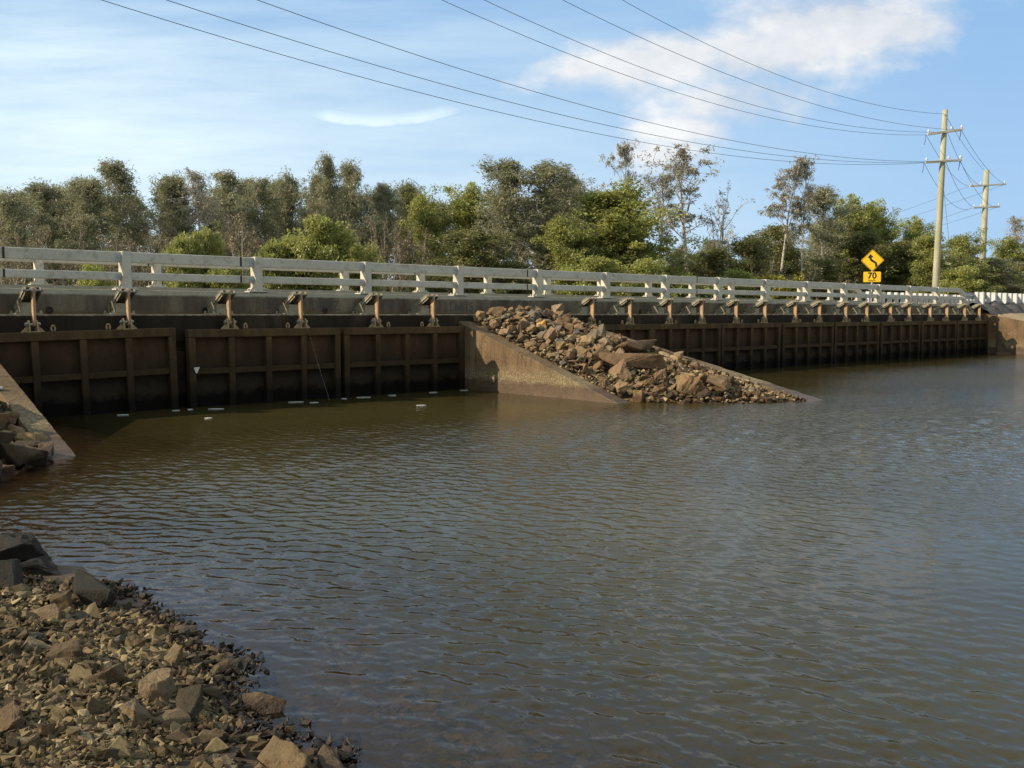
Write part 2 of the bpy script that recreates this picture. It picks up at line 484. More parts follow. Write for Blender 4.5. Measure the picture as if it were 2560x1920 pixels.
dv = t.math('MAXIMUM', vdot(VIEW), 0.05)
du = t.math('DIVIDE', vdot(SIDE), dv)
dw = t.math('DIVIDE', vdot((0, 0, 1)), dv)
cmb = t.n('ShaderNodeCombineXYZ'); t.l(du, cmb.inputs[0]); t.l(t.math('MULTIPLY', dw, 1.7), cmb.inputs[1])
cn = t.noise(cmb.outputs[0], 9.5, 10, 0.58)
cn2 = t.noise(cmb.outputs[0], 3.2, 4, 0.5)


def ell(px, py, a, b, rot=0.0):
    """a cloud as an ellipse of sky directions"""
    x = t.math('SUBTRACT', du, (px - 1280) / 2330); y = t.math('SUBTRACT', dw, (785 - py) / 2330)
    c, s = cos(rot), sin(rot)
    xr = t.math('ADD', t.math('MULTIPLY', x, c), t.math('MULTIPLY', y, s))
    yr = t.math('SUBTRACT', t.math('MULTIPLY', y, c), t.math('MULTIPLY', x, s))
    q = t.math('ADD', t.math('POWER', t.math('ABSOLUTE', t.math('DIVIDE', xr, a / 2330)), 2.0), t.math('POWER', t.math('ABSOLUTE', t.math('DIVIDE', yr, b / 2330)), 2.0))
    return t.math('SUBTRACT', 1.0, t.math('POWER', q, 0.5)), yr


best = None
for px, py, a, b, rot in [(2080, 80, 350, 120, 0.05), (1900, 150, 330, 100, 0.12), (1620, 172, 330, 95, 0.10), (1830, 268, 270, 85, 0.10), (1450, 190, 160, 60, 0.0), (1650, 392, 130, 48, 0.0), (2250, 90, 180, 75, 0), (1720, 330, 170, 60, 0.1)]:
    e, _ = ell(px, py, a, b, rot)
    best = e if best is None else t.math('SMOOTH_MAX', best, e, 0.15)
cum = t.math('ADD', t.math('MULTIPLY', best, 1.2), t.math('MULTIPLY', t.math('SUBTRACT', cn, 0.5), 3.2))
cumf = t.math('MULTIPLY', t.math('MULTIPLY', t.mrange(cum, -0.05, 0.85), 0.9), t.mrange(best, -0.45, 0.0))
shade = t.mrange(t.math('ADD', t.math('MULTIPLY', cn2, 0.5), t.math('MULTIPLY', cn, 0.8)), 0.52, 0.78)
ccol = t.mix(shade, (0.80, 0.84, 0.90), (1.14, 1.14, 1.13))
# cirrus veil, denser towards the sun's side of the sky and low down
mpc = t.n('ShaderNodeMapping'); mpc.inputs['Rotation'].default_value = (0, 0, 0.16); mpc.inputs['Scale'].default_value = (1.3, 5.5, 1)
t.l(cmb.outputs[0], mpc.inputs['Vector'])
ci = t.noise(mpc.outputs['Vector'], 1.5, 8, 0.62)
veil = t.math('MULTIPLY', t.mrange(ci, 0.36, 0.72), t.mrange(du, 0.42, -0.45, 0.05, 0.66))
low = t.math('MULTIPLY', t.mrange(dw, 0.36, 0.05, 0.0, 0.8), t.mrange(du, 0.5, -0.40, 0.12, 1.0))
lens, yy = ell(960, 268, 225, 34, 0.0)
xx = t.math('SUBTRACT', du, (960 - 1280) / 2330)
sag = t.math('MULTIPLY', t.math('POWER', t.math('ABSOLUTE', xx), 2.0), 1.6)
yb = t.math('ADD', t.math('SUBTRACT', t.math('SUBTRACT', dw, (785 - 328) / 2330), sag), t.math('MULTIPLY', t.math('SUBTRACT', cn, 0.5), 0.016))
streak = t.math('MULTIPLY', t.mrange(yb, -0.003, 0.004), t.mrange(yb, 0.025, 0.008))
streak = t.math('MULTIPLY', streak, t.mrange(t.math('ADD', t.math('ABSOLUTE', xx), t.math('MULTIPLY', t.math('SUBTRACT', cn, 0.5), 0.07)), 0.105, 0.06))
streak = t.math('MULTIPLY', streak, t.mrange(cn, 0.3, 0.6, 0.55, 0.95))
high = t.math('MULTIPLY', t.mrange(dw, 0.36, 0.75, 0.0, 0.6), t.mrange(ci, 0.3, 0.6, 0.5, 1.0))  # unseen bright veil above the view, added to whiten the water's sky reflections
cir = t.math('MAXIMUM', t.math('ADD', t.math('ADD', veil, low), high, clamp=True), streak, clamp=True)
bgc = t.n('ShaderNodeBackground'); t.l(ccol, bgc.inputs['Color']); bgc.inputs['Strength'].default_value = 0.63
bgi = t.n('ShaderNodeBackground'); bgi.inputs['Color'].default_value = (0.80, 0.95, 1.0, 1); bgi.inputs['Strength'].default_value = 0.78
bgh = t.n('ShaderNodeBackground'); bgh.inputs['Color'].default_value = (0.21, 0.41, 0.69, 1); bgh.inputs['Strength'].default_value = 1.0
m0 = t.n('ShaderNodeMixShader'); t.l(t.mrange(vdot(VIEW), 0.2, 0.75, 0.0, 0.72), m0.inputs[0]); t.l(bg.outputs[0], m0.inputs[1]); t.l(bgh.outputs[0], m0.inputs[2])
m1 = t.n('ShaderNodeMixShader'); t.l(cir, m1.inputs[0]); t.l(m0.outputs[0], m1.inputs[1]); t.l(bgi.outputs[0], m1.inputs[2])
m2 = t.n('ShaderNodeMixShader'); t.l(cumf, m2.inputs[0]); t.l(m1.outputs[0], m2.inputs[1]); t.l(bgc.outputs[0], m2.inputs[2])
wo = t.n('ShaderNodeOutputWorld'); t.l(m2.outputs[0], wo.inputs[0])

sl = bpy.data.lights.new('sun', 'SUN'); sl.energy = 5.0; sl.angle = R(0.53); sl.color = (1.0, 0.86, 0.66)
so = bpy.data.objects.new('sun', sl); COL.objects.link(so)
so.rotation_euler = SUN.to_track_quat('Z', 'Y').to_euler(); so.location = (-20, 10, 30)
SC.view_settings.view_transform = 'Standard'; SC.view_settings.look = 'None'
SC.view_settings.exposure = 0.48; SC.view_settings.gamma = 1.0

# ------------------------------------------------------------------ terrain and water heights
SH_T = np.array([-60, -5, 0, 2.8, 3.3, 3.6, 4.0, 4.3, 4.6, 5.3, 5.6, 6.1, 6.6, 7.0, 7.5, 8.4, 9.2, 9.8, 10.8, 11.3, 13])
SH_S = np.array([1.3, 1.6, 1.7, 1.72, 1.69, 1.70, 1.87, 1.80, 1.86, 1.84, 1.90, 1.80, 1.76, 1.75, 1.62, 1.30, 1.75, 2.15, 2.85, 3.2, 3.25])


def shore(tt): return np.interp(tt, SH_T, SH_S)


def wingA(tt): return np.clip(1.36 - (15.5 - tt) * 0.316, -0.9, 1.60)       # top of the island's left wall
def wingB(tt): return np.clip(1.48 - (15.72 - tt) * 0.223, -0.9, 1.60)      # top of the island's right wall
def wingL(tt): return np.clip(0.02 + (tt - 11.21) * 0.293, -0.9, 1.60)      # left abutment wall
def wingR(tt): return np.clip(1.60 - (15.62 - tt) * 0.21, -0.9, 1.62)       # right abutment wall


def fill(s, tt):
    """rubble slope between the island's two walls"""
    f = np.clip((s - 12.9) / 2.95, 0, 1)
    za = wingA(tt); zb = wingB(tt)
    z = za * (1 - f) + zb * f
    bulge = 0.20 * np.sin(np.pi * f)
    top = np.clip((tt - 14.2) / 1.5, 0, 1) * 0.12
    return z + bulge * 0.8 + top


def ground_h(s, tt):
    ss = shore(tt)
    d = ss - s + 0.22 * vnoise(s * 2.3, tt * 2.3) + 0.10 * vnoise(s * 6.1 + 9, tt * 6.1)
    up = np.where(d > 0, 0.16 * np.minimum(d, 4.0) + 0.02 * d, np.where(d > -1.2, 0.13 * d, -0.156 + 0.25 * (d + 1.2)))
    z = np.clip(up, -1.1, 1.0)
    # left bank behind the left wing wall
    lb = np.where(tt > 9.0, wingL(tt) - 0.10 + np.clip((3.0 - s), 0, 6) * 0.05, -2)
    lb = np.where(s < 3.05, np.minimum(lb, 1.6), -2)
    z = np.maximum(z, lb)
    # right bank behind the right wall
    rb = np.where(s > 40.75, np.minimum(wingR(tt) + 0.02 + np.clip((s - 41) * 0.02, 0, 0.3), 1.66), -2)
    z = np.maximum(z, rb)
    # road approaches and the land beyond the bridge
    ap = np.where((tt > 15.9) & ((s < 3.0) | (s > 40.62)), 1.62 + np.clip((tt - 15.9) * 0.35, 0, 0.40), -2)
    z = np.maximum(z, ap)
    z = np.maximum(z, np.where(tt > 21.9, 1.05 + np.clip((tt - 22) * 0.05, 0, 0.3), -2))
    n = fbm(s * 1.7, tt * 1.7, 5) * 0.07
    return z + n * np.clip(z + 0.3, 0.15, 1)


def grid_mesh(name, V, nr, nc, wrap=True):
    me = bpy.data.meshes.new(name)
    i = np.arange(nr - 1)[:, None]; j = np.arange(nc if wrap else nc - 1)[None, :]
    j2 = (j + 1) % nc
    q = np.stack([i * nc + j, (i + 1) * nc + j, (i + 1) * nc + j2, i * nc + j2], -1).reshape(-1, 4)
    quad_mesh(me, V, q)
    me.polygons.foreach_set('use_smooth', np.ones(len(q), dtype=bool))
    return me


def quad_mesh(me, V, Q):
    k = Q.shape[1]
    me.vertices.add(len(V)); me.vertices.foreach_set('co', np.ascontiguousarray(V, dtype=np.float32).ravel())
    me.loops.add(Q.size); me.loops.foreach_set('vertex_index', Q.astype(np.int32).ravel())
    me.polygons.add(len(Q)); me.polygons.foreach_set('loop_start', np.arange(0, Q.size, k, dtype=np.int32))
    me.update(calc_edges=True)
    me.polygons.foreach_set('use_smooth', np.zeros(len(Q), dtype=bool))


def fattr(me, name, vals, dom='POINT'):
    a = me.attributes.new(name, 'FLOAT', dom); a.data.foreach_set('value', np.ascontiguousarray(vals, dtype=np.float32))


# angles round the viewer's spot: fine in front, coarse behind
th = np.concatenate([np.arange(R(8), R(92), R(0.17)), np.arange(R(92), R(368), R(3.0))])

# ground: one sheet out to the horizon
rr = np.concatenate([[0.0], np.geomspace(0.4, 60, 330), np.geomspace(66, 3000, 26)])
RRg, THg = np.meshgrid(rr, th, indexing='ij')
S_ = RRg * np.cos(THg); T_ = RRg * np.sin(THg)
Z_ = ground_h(S_, T_)
gme = grid_mesh('ground', np.stack([S_, T_, Z_], -1).reshape(-1, 3), len(rr), len(th))
tag(link('ground', gme, M['ground_soil']), kind='structure', label='muddy brown river bed and banks under the stones')

# water
rw = np.concatenate([np.geomspace(1.15, 55, 1330), np.geomspace(58, 900, 22)])
RRw, THw = np.meshgrid(rw, th, indexing='ij')
S_ = RRw * np.cos(THw); T_ = RRw * np.sin(THw)
gust = np.clip(0.62 + 0.9 * fbm(S_ * 0.16 + 3, T_ * 0.22 + 8, 3), 0.25, 1.25)
lee_gate = np.clip((15.8 - T_) / 7.5, 0.09, 1.0)
dsh = S_ - shore(T_)
lee_shore = np.clip(0.40 + dsh / 2.6, 0.20, 1.0)
lee_wall = np.clip(np.hypot(np.maximum(S_ - 16.2, 0), np.maximum(T_ - 8, 0)) / 5 + (S_ < 16) * 1.0, 0.45, 1.0)
amp = 1.7 * gust * lee_gate * lee_shore
Zw = np.zeros_like(S_)
wr = np.random.default_rng(21)
warp = 0.55 * fbm(S_ * 0.5, T_ * 0.5, 3)
NW = 54
for k in range(NW):
    lam = 0.055 * (0.225 / 0.055) ** (k / (NW - 1))
    lam *= wr.uniform(0.93, 1.07)
    ang = R(21) + wr.normal(0, R(25 + 14 * (1 - k / NW)))
    kx, ky = cos(ang), sin(ang)
    slope = 0.0205
    a = slope * lam / (2 * pi)
    step = np.maximum(RRw * 0.0029, RRw * R(0.17))
    vis = np.clip((lam / step - 2.6) / 3.0, 0, 1)
    ph = 2 * pi / lam * (S_ * kx + T_ * ky + warp * lam * 1.6) + wr.uniform(0, 2 * pi)
    sn = np.sin(ph)
    Zw += a * vis * (sn + 0.22 * np.cos(2 * ph))
Zw *= amp
dep = np.clip(-ground_h(S_, T_) , 0, 2)
wme = grid_mesh('water', np.stack([S_, T_, Zw], -1).reshape(-1, 3), len(rw), len(th))
fattr(wme, 'depth', dep.ravel())
fattr(wme, 'ripple', (amp * np.clip(RRw / 14, 0.3, 2.2)).ravel())
tag(link('water', wme, M['river_water']), kind='structure', label='murky olive river water with small wind ripples')

# ------------------------------------------------------------------ the bridge with its deck, kerbs and piers
S0, S1 = -7.0, 40.62
bridge = empty('road_bridge', (17, 18.8, 0), 'long low concrete road bridge crossing the river above the row of floodgates', 'bridge')
b = MB(); b.box(S0, S1, 16.37, 21.55, 1.30, 1.80); b.build('deck', M['ledge_concrete'], bridge)
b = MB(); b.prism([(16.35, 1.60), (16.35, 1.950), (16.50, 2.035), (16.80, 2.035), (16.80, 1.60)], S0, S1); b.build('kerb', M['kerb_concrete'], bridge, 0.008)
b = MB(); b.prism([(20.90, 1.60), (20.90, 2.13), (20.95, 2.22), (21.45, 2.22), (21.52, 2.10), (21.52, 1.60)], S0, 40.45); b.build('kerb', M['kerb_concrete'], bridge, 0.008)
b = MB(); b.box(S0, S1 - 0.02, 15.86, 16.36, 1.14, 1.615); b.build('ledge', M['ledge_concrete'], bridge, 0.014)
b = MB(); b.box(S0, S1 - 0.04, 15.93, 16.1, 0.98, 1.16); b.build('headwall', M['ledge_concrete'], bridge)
b = MB(); b.box(2.9, S1 - 0.06, 18.4, 18.6, -1.2, 1.30); b.build('cut_off_wall', M['gate_panel'], bridge)
GC = [4.876, 8.055, 11.164, 17.43, 20.429, 23.489, 26.615, 29.707, 32.859, 36.022, 39.108]
PIV = [(4.158, 5.594), (7.343, 8.766), (10.467, 11.861), (16.734, 18.126), (19.73, 21.128), (22.754, 24.224), (25.898, 27.332), (28.989, 30.426), (32.134, 33.584), (35.29, 36.754), (38.396, 39.819)]
for k in range(11):
    if k in (2, 10): continue
    sp = (GC[k] + GC[k + 1]) / 2
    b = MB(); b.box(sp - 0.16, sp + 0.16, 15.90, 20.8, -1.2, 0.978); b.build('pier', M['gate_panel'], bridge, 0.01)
for s_ in (4.57, 7.20, 9.68, 14.50, 19.3, 24.6, 29.5):
    b = MB()
    n = 14
    ro, ri = 0.058, 0.046
    vs = []
    for y_, r_ in ((16.345, ro), (16.332, ro), (16.332, ri), (16.349, ri)):
        vs += [(s_ + r_ * cos(2 * pi * i / n), y_, 1.685 + r_ * sin(2 * pi * i / n)) for i in range(n)]
    fs = []
    for a in range(3):
        for i in range(n):
            fs.append((a * n + i, a * n + (i + 1) % n, (a + 1) * n + (i + 1) % n, (a + 1) * n + i))
    fs.append(tuple(range(3 * n, 4 * n)))
    b.add(vs, fs); b.build('drain_pipe', M['black_pipe'], bridge)


def text_mesh(name, body, size, mat, parent, loc, shear=0.0, width=1.0, rot=(pi / 2, 0, 0), extrude=0.0015, offset=0.0, space=1.0):
    cu = bpy.data.curves.new(name, 'FONT'); cu.body = body; cu.size = size; cu.shear = shear
    cu.extrude = extrude; cu.offset = offset; cu.align_x = 'CENTER'; cu.align_y = 'CENTER'; cu.space_character = space
    cu.resolution_u = 4
    tmp = bpy.data.objects.new(name + '_tmp', cu); COL.objects.link(tmp)
    dg = bpy.context.evaluated_depsgraph_get(); dg.update()
    me = bpy.data.meshes.new_from_object(tmp.evaluated_get(dg))
    bpy.data.objects.remove(tmp); bpy.data.curves.remove(cu)
    for v_ in me.vertices: v_.co.x *= width
    me.materials.clear()
    o = link(name, me, mat, parent)
    o.rotation_euler = rot
    base = Vector((0, 0, 0))
    p_ = parent
    while p_ is not None:
        base += Vector(p_.location); p_ = p_.parent
    o.location = Vector(loc) - base
    return o


def scrawl(name, strokes, mat, parent, org, sx, sz, y, r=0.011):
    """spray strokes lying on a face that looks towards -Y: flat ribbons a few mm thick"""
    b = MB()
    for st in strokes:
        pts = []
        for i in range(len(st) - 1):
            p0 = st[max(i - 1, 0)]; p1 = st[i]; p2 = st[i + 1]; p3 = st[min(i + 2, len(st) - 1)]
            for q in range(5):
                u = q / 5
                pts.append([0.5 * ((2 * p1[c]) + (-p0[c] + p2[c]) * u + (2 * p0[c] - 5 * p1[c] + 4 * p2[c] - p3[c]) * u * u + (-p0[c] + 3 * p1[c] - 3 * p2[c] + p3[c]) * u ** 3) for c in (0, 1)])
        pts.append(list(st[-1]))
        P = [(org[0] + p[0] * sx, org[1] + p[1] * sz) for p in pts]
        for i in range(len(P) - 1):
            (x0, z0), (x1, z1) = P[i], P[i + 1]
            dx, dz = x1 - x0, z1 - z0; L = math.hypot(dx, dz) or 1e-6
            ex, ez = dx / L * r * 0.6, dz / L * r * 0.6
            nx, nz = -dz / L * r, dx / L * r
            e = 0.0002 * (i % 3)
            q = [(x0 - ex + nx, z0 - ez + nz), (x0 - ex - nx, z0 - ez - nz), (x1 + ex - nx, z1 + ez - nz), (x1 + ex + nx, z1 + ez + nz)]
            b.prism(q, y - 0.002 - e, y - 0.0005, 'y')
    return b.build(name, mat, parent)


D_ = [[(0, 1), (0.1, 0)], [(-0.1, 0.95), (0.5, 0.9), (0.75, 0.5), (0.45, 0.08), (0.05, 0.0)]]
def sh(st, dx, k=1.0): return [[(p[0] * k + dx, p[1]) for p in s_] for s_ in st]
a_ = [[(0.5, 0.5), (0.2, 0.55), (0.05, 0.25), (0.3, 0.02), (0.5, 0.3), (0.5, 0.5), (0.55, 0.0)]]
N_ = [[(0, 0), (0.05, 0.95), (0.5, 0.05), (0.55, 1.0)]]
T_l = [[(0, 1), (0.7, 0.95)], [(0.35, 1), (0.3, 0)]]
Z_l = [[(0, 0.9), (0.6, 0.95), (0.05, 0.1), (0.7, 0.05)]]
W_ = [[(0, 0.8), (0.2, 0.05), (0.4, 0.6), (0.6, 0.05), (0.85, 0.9)]]
I_ = [[(0, 0.65), (0.05, 0.0)], [(0.05, 0.85), (0.07, 0.9)]]
S_l = [[(0.55, 0.9), (0.15, 0.85), (0.1, 0.6), (0.5, 0.4), (0.45, 0.08), (0.0, 0.05)]]
scrawl('graffiti', sh(D_, 0) + sh(a_, 0.95) + sh(N_, 1.65) + sh(T_l, 2.3) + sh(Z_l, 2.95), M['graffiti_faded'], bridge, (9.40, 1.70), 0.165, 0.18, 16.35, 0.010)
scrawl('graffiti', sh(D_, 0) + sh(W_, 0.95) + sh(I_, 1.95) + sh(T_l, 2.1) + sh(S_l, 2.9), M['graffiti_faded'], bridge, (12.86, 1.69), 0.185, 0.20, 16.35, 0.012)
scrawl('graffiti', sh(S_l, 0) + sh(I_, 0.9) + sh(N_, 1.2) + sh(a_, 2.0), M['graffiti_faded'], bridge, (11.08, 1.73), 0.15, 0.15, 16.35, 0.007)
scrawl('graffiti', sh(T_l, 0) + sh(S_l, 0.8) + sh(N_, 1.6), M['graffiti_faded'], bridge, (8.30, 1.72), 0.15, 0.17, 16.35, 0.008)

# ------------------------------------------------------------------ rails
STEP = 2.4615


def bridge_railing(name, label, t0, zb, first, last, endS, mat, roadside):
    """box rails on square posts: top rail, lower rail, one post per bay"""
    root = empty(name, (20, t0, zb), label, 'bridge railing', None)
    ya, yb = t0 + 0.05, t0 + 0.16
    zt0, zt1, zl0, zl1 = zb + 0.47, zb + 0.655, zb + 0.165, zb + 0.305
    sA = first - 1.2
    sl_ = endS - 0.35
    top = MB(); top.box(sA, sl_, ya, yb, zt0, zt1)
    top.prism([(sl_, zt0 + 0.001), (sl_, zt1 - 0.001), (sl_ + 0.05, zt1 - 0.006), (endS + 0.30, zl1 + 0.16), (endS + 0.30, zl1 - 0.03), (endS + 0.22, zl1 - 0.0)], ya + 0.001, yb - 0.001, 'y')
    tr = top.build('top_rail', mat, root, 0.012)
    lo = MB(); lo.box(sA, endS - 0.02, ya + 0.002, yb - 0.002, zl0, zl1)
    lr = lo.build('lower_rail', mat, root, 0.012)
    s_ = first; posts = []
    while s_ < endS + 0.1:
        end = s_ > endS - 0.5
        h = (zb + 0.32) if end else zb + 0.665
        p = MB(); p.box(s_, s_ + 0.15, t0, t0 + 0.205, zb + 0.012, h)
        po = p.build('post', mat, root, 0.006)
        f = MB(); f.box(s_ - 0.11, s_ + 0.26, t0 - 0.015, t0 + 0.24, zb + 0.001, zb + 0.022)
        for dx in (-0.06, 0.21):
            for dy in (0.03, 0.19):
                f.cyl((s_ + dx, t0 + dy, zb + 0.02), (s_ + dx, t0 + dy, zb + 0.06), 0.017, 6)
        for sg in (0, 1):
            x0 = s_ - 0.001 if sg == 0 else s_ + 0.151
            x1 = x0 - 0.075 if sg == 0 else x0 + 0.075
            f.prism([(x0, zb + 0.02), (x1, zb + 0.02), (x0, zb + 0.11)], t0 + 0.09, t0 + 0.11, 'y')
        f.build('foot_plate', mat, po, origin=root.location)
        if not end:
            for zz0, zz1 in ((zt0, zt1), (zl0, zl1)):
                g = MB()
                g.box(s_ - 0.10, s_ - 0.004, ya - 0.006, ya - 0.001, zz0 + 0.03, zz1 - 0.03)
                g.cyl((s_ - 0.05, ya - 0.004, (zz0 + zz1) / 2), (s_ - 0.05, ya - 0.03, (zz0 + zz1) / 2), 0.014, 6)
                g.build('rail_clip', M['galvanised'], po, origin=root.location)
        s_ += STEP
    for sj in (3.95, 7.98, 15.33, 22.0):
        g = MB(); g.box(sj, sj + 0.035, ya - 0.003, ya + 0.004, zt0 + 0.004, zt1 - 0.004); g.build('joint', M['black_pipe'], tr, origin=root.location)
        g = MB(); g.box(sj, sj + 0.03, ya - 0.002, ya + 0.004, zl0 + 0.004, zl1 - 0.004); g.build('joint', M['black_pipe'], lr, origin=root.location)
    return root, tr


near, near_top = bridge_railing('bridge_railing', 'near white steel bridge railing with two box rails, standing on the kerb above the floodgates', 16.47, 2.036, 5.80 - 4 * STEP, 0, 40.27, M['rail_paint'], 1)
far, far_top = bridge_railing('bridge_railing', 'far white steel bridge railing across the road, seen through the near one', 21.05, 2.222, 5.66 - 4 * STEP, 0, 40.13, M['rail_paint_far'], -1)
G_ = [[(0.6, 0.8), (0.2, 0.9), (0.0, 0.4), (0.3, 0.02), (0.6, 0.3), (0.35, 0.4)]]
A_ = [[(0, 0), (0.3, 1), (0.6, 0)], [(0.1, 0.4), (0.5, 0.4)]]
O_ = [[(0.3, 1), (0, 0.5), (0.3, 0), (0.6, 0.5), (0.3, 1)]]
F_ = [[(0, 0), (0.05, 1), (0.6, 0.95)], [(0.03, 0.5), (0.45, 0.5)]]
U_ = [[(0, 1), (0.05, 0.1), (0.45, 0.05), (0.55, 1)]]
M_ = [[(0, 0), (0.1, 1), (0.3, 0.3), (0.5, 1), (0.65, 0)]]
L_ = [[(0, 1), (0.05, 0.02), (0.5, 0.0)]]
V_ = [[(0, 1), (0.3, 0), (0.55, 1)]]
X_ = [[(0, 0), (0.6, 1)], [(0, 1), (0.6, 0)]]
def word(ls, gap=0.78): return [q for i, l_ in enumerate(ls) for q in sh(l_, i * gap)]
for ls, s0, wd in [([Z_l, O_, D_, F_, S_l, U_], 24.15, 1.15), ([N_, M_, L_], 25.80, 0.52), ([V_, A_, N_, T_l, X_], 26.48, 0.86), ([G_, A_, S_l, M_, S_l, D_, A_, T_l], 28.2, 1.75), ([D_, F_, T_l, S_l, A_, L_], 30.72, 1.2)]:
    scrawl('graffiti', word(ls), M['black_paint'], near_top, (s0, 2.535), wd / (len(ls) * 0.78), 0.135, 16.52, 0.014)
scrawl('graffiti', word([N_, O_, O_, N_]), M['graffiti_faded'], near_top, (16.0, 2.55), 0.15, 0.09, 16.52, 0.008)

# ------------------------------------------------------------------ floodgates
ORD = ['first', 'second', 'third', 'fourth', 'fifth', 'sixth', 'seventh', 'eighth', 'ninth', 'tenth', 'eleventh']
PLACE = ['askew beside the left wing wall', 'second from left, with a white scrap', 'just left of the rubble island', 'half hidden behind the rubble island',
         'first full one right of the island', 'second full one right of the island', 'third full one right of the island', 'fourth from the far end',
         'third from the far end', 'next to the farthest one', 'farthest one at the right abutment']


def make_gate():
    root = empty('floodgate', (0, 15.6, 0), '', 'floodgate', 'steel floodgates under the bridge ledge')
    B = lambda: MB()
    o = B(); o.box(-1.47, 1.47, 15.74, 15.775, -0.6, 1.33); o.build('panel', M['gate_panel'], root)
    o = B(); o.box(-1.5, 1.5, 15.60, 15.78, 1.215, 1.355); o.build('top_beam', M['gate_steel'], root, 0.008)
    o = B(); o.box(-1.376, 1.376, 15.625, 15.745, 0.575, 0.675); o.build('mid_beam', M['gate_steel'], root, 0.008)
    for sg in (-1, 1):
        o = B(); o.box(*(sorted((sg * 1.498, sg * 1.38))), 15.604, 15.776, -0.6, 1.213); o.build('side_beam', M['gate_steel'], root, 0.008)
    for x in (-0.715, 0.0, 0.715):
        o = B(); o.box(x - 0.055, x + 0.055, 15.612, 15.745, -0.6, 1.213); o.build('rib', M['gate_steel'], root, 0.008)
    for x in (-0.715, 0.715):
        o = B()
        for dx in (-0.065, 0.05):
            o.prism([(15.61, 1.353), (15.77, 1.353), (15.74, 1.50), (15.71, 1.54), (15.66, 1.54), (15.63, 1.50)], x + dx, x + dx + 0.016)
        o.box(x - 0.1, x + 0.1, 15.60, 15.78, 1.3545, 1.366)
        for dx, e in ((-0.065, -0.11), (0.066, 0.11)):
            o.prism([(x + dx, 1.356), (x + dx + e, 1.356), (x + dx, 1.47)], 15.68, 15.695, 'y')
        lg = o.build('hinge_lug', M['lug_steel'], root)
        o = B(); o.cyl((x - 0.115, 15.685, 1.475), (x + 0.115, 15.685, 1.475), 0.022, 10)
        for e0, e1, r_ in ((-0.105, -0.068, 0.036), (0.068, 0.10, 0.036)):
            o.cyl((x + e0, 15.685, 1.475), (x + e1, 15.685, 1.475), r_, 6)
        o.build('pin', M['bolt_steel'], lg, origin=root.location)
    for x in (-0.42, 0.42):
        o = B(); o.tube([(x + 0.028 * cos(a), 15.69, 1.40 + 0.05 * sin(a) + (0.0 if sin(a) > 0 else 0.0)) for a in [pi * 1.25 - i * pi * 1.5 / 12 for i in range(13)]], 0.014, 6)
        o.build('lifting_eye', M['lug_steel'], root)
    return root


gate0 = make_gate()
gates = []
for k in range(11):
    g = gate0 if k == 0 else copy_tree(gate0)
    g.location = (GC[k] + (0.02 if k == 1 else 0), 15.6, 0)
    g['label'] = 'rusty brown ribbed steel floodgate, ' + PLACE[k]
    gates.append(g)
gates[0].rotation_euler = (R(0.4), R(-1.2), R(0.6))
for i in (1, 4, 6, 8): gates[i].rotation_euler = (R(0.25), R(random.uniform(-0.2, 0.2)), R(random.uniform(-0.25, 0.25)))


def make_bracket():
    root = empty('hinge_bracket', (0, 16.1, 1.616), None, 'bracket', 'hinge brackets carrying the floodgates')
    prof = [(16.31, 1.64), (16.31, 1.72), (15.735, 2.03), (15.665, 2.035), (15.638, 2.0), (15.65, 1.955), (15.83, 1.855), (15.95, 1.80), (15.95, 1.64)]
    for x in (-0.115, 0.103):
        o = MB(); o.prism(prof, x, x + 0.012); o.build('side_plate', M['bracket_side'], root, 0.002)
    o = MB(); o.prism([(16.315, 1.722), (16.322, 1.734), (15.742, 2.042), (15.735, 2.033)], -0.119, 0.119); o.build('back_flange', M['bracket_paint'], root, 0.002)
    o = MB(); o.prism([(15.965, 1.64), (15.952, 1.64), (15.952, 1.80), (15.965, 1.80)], -0.102, 0.102); o.build('front_plate', M['bracket_paint'], root)
    o = MB(); o.prism([(16.02, 1.80), (16.035, 1.825), (15.72, 1.995), (15.705, 1.97)], -0.135, -0.118)
    o.prism([(16.02, 1.80), (16.035, 1.825), (15.72, 1.995), (15.705, 1.97)], 0.055, 0.07); o.build('stay', M['bracket_paint'], root, 0.003)
    o = MB(); o.box(-0.19, 0.19, 15.89, 16.33, 1.618, 1.638)
    for x in (-0.168, 0.168):
        for y in (15.925, 16.28): o.cyl((x, y, 1.636), (x, y, 1.675), 0.02, 6)
    o.build('base_plate', M['bracket_paint'], root)
    st = MB()
    st.box(-0.018, 0.018, 15.63, 15.73, 1.475, 1.985)
    st.cyl((-0.021, 15.68, 1.985), (0.021, 15.68, 1.985), 0.0505, 14); st.cyl((-0.0205, 15.68, 1.475), (0.0205, 15.68, 1.475), 0.0503, 14)
    st.build('hanger_strap', M['rusty_strap'], root)
    o = MB(); o.cyl((-0.148, 15.68, 1.985), (0.148, 15.68, 1.985), 0.015, 10)
    for e0, e1, r_, n_ in ((-0.14, -0.1175, 0.026, 6), (0.1175, 0.14, 0.026, 6), (-0.045, -0.02, 0.04, 12), (0.02, 0.045, 0.04, 12)):
        o.cyl((e0, 15.68, 1.985), (e1, 15.68, 1.985), r_, n_)
    o.build('pivot_bolt', M['bolt_steel'], root)
    return root


br0 = make_bracket(); first = True
SHORT = ['the leftmost floodgate', 'the floodgate with the white scrap', 'the floodgate left of the island', 'the floodgate half hidden by rubble', 'the first full floodgate past the island',
         'the second full floodgate past the island', 'the third full floodgate past the island', 'the fourth floodgate from the far end', 'the third floodgate from the far end', 'the floodgate next to the farthest', 'the farthest floodgate']
for k in range(11):
    for h in (0, 1):
        o = br0 if first else copy_tree(br0); first = False
        o.location = (PIV[k][h], 16.1, 1.616)
        o['label'] = 'steel bracket at the %s of %s' % (('left', 'right')[h], SHORT[k])

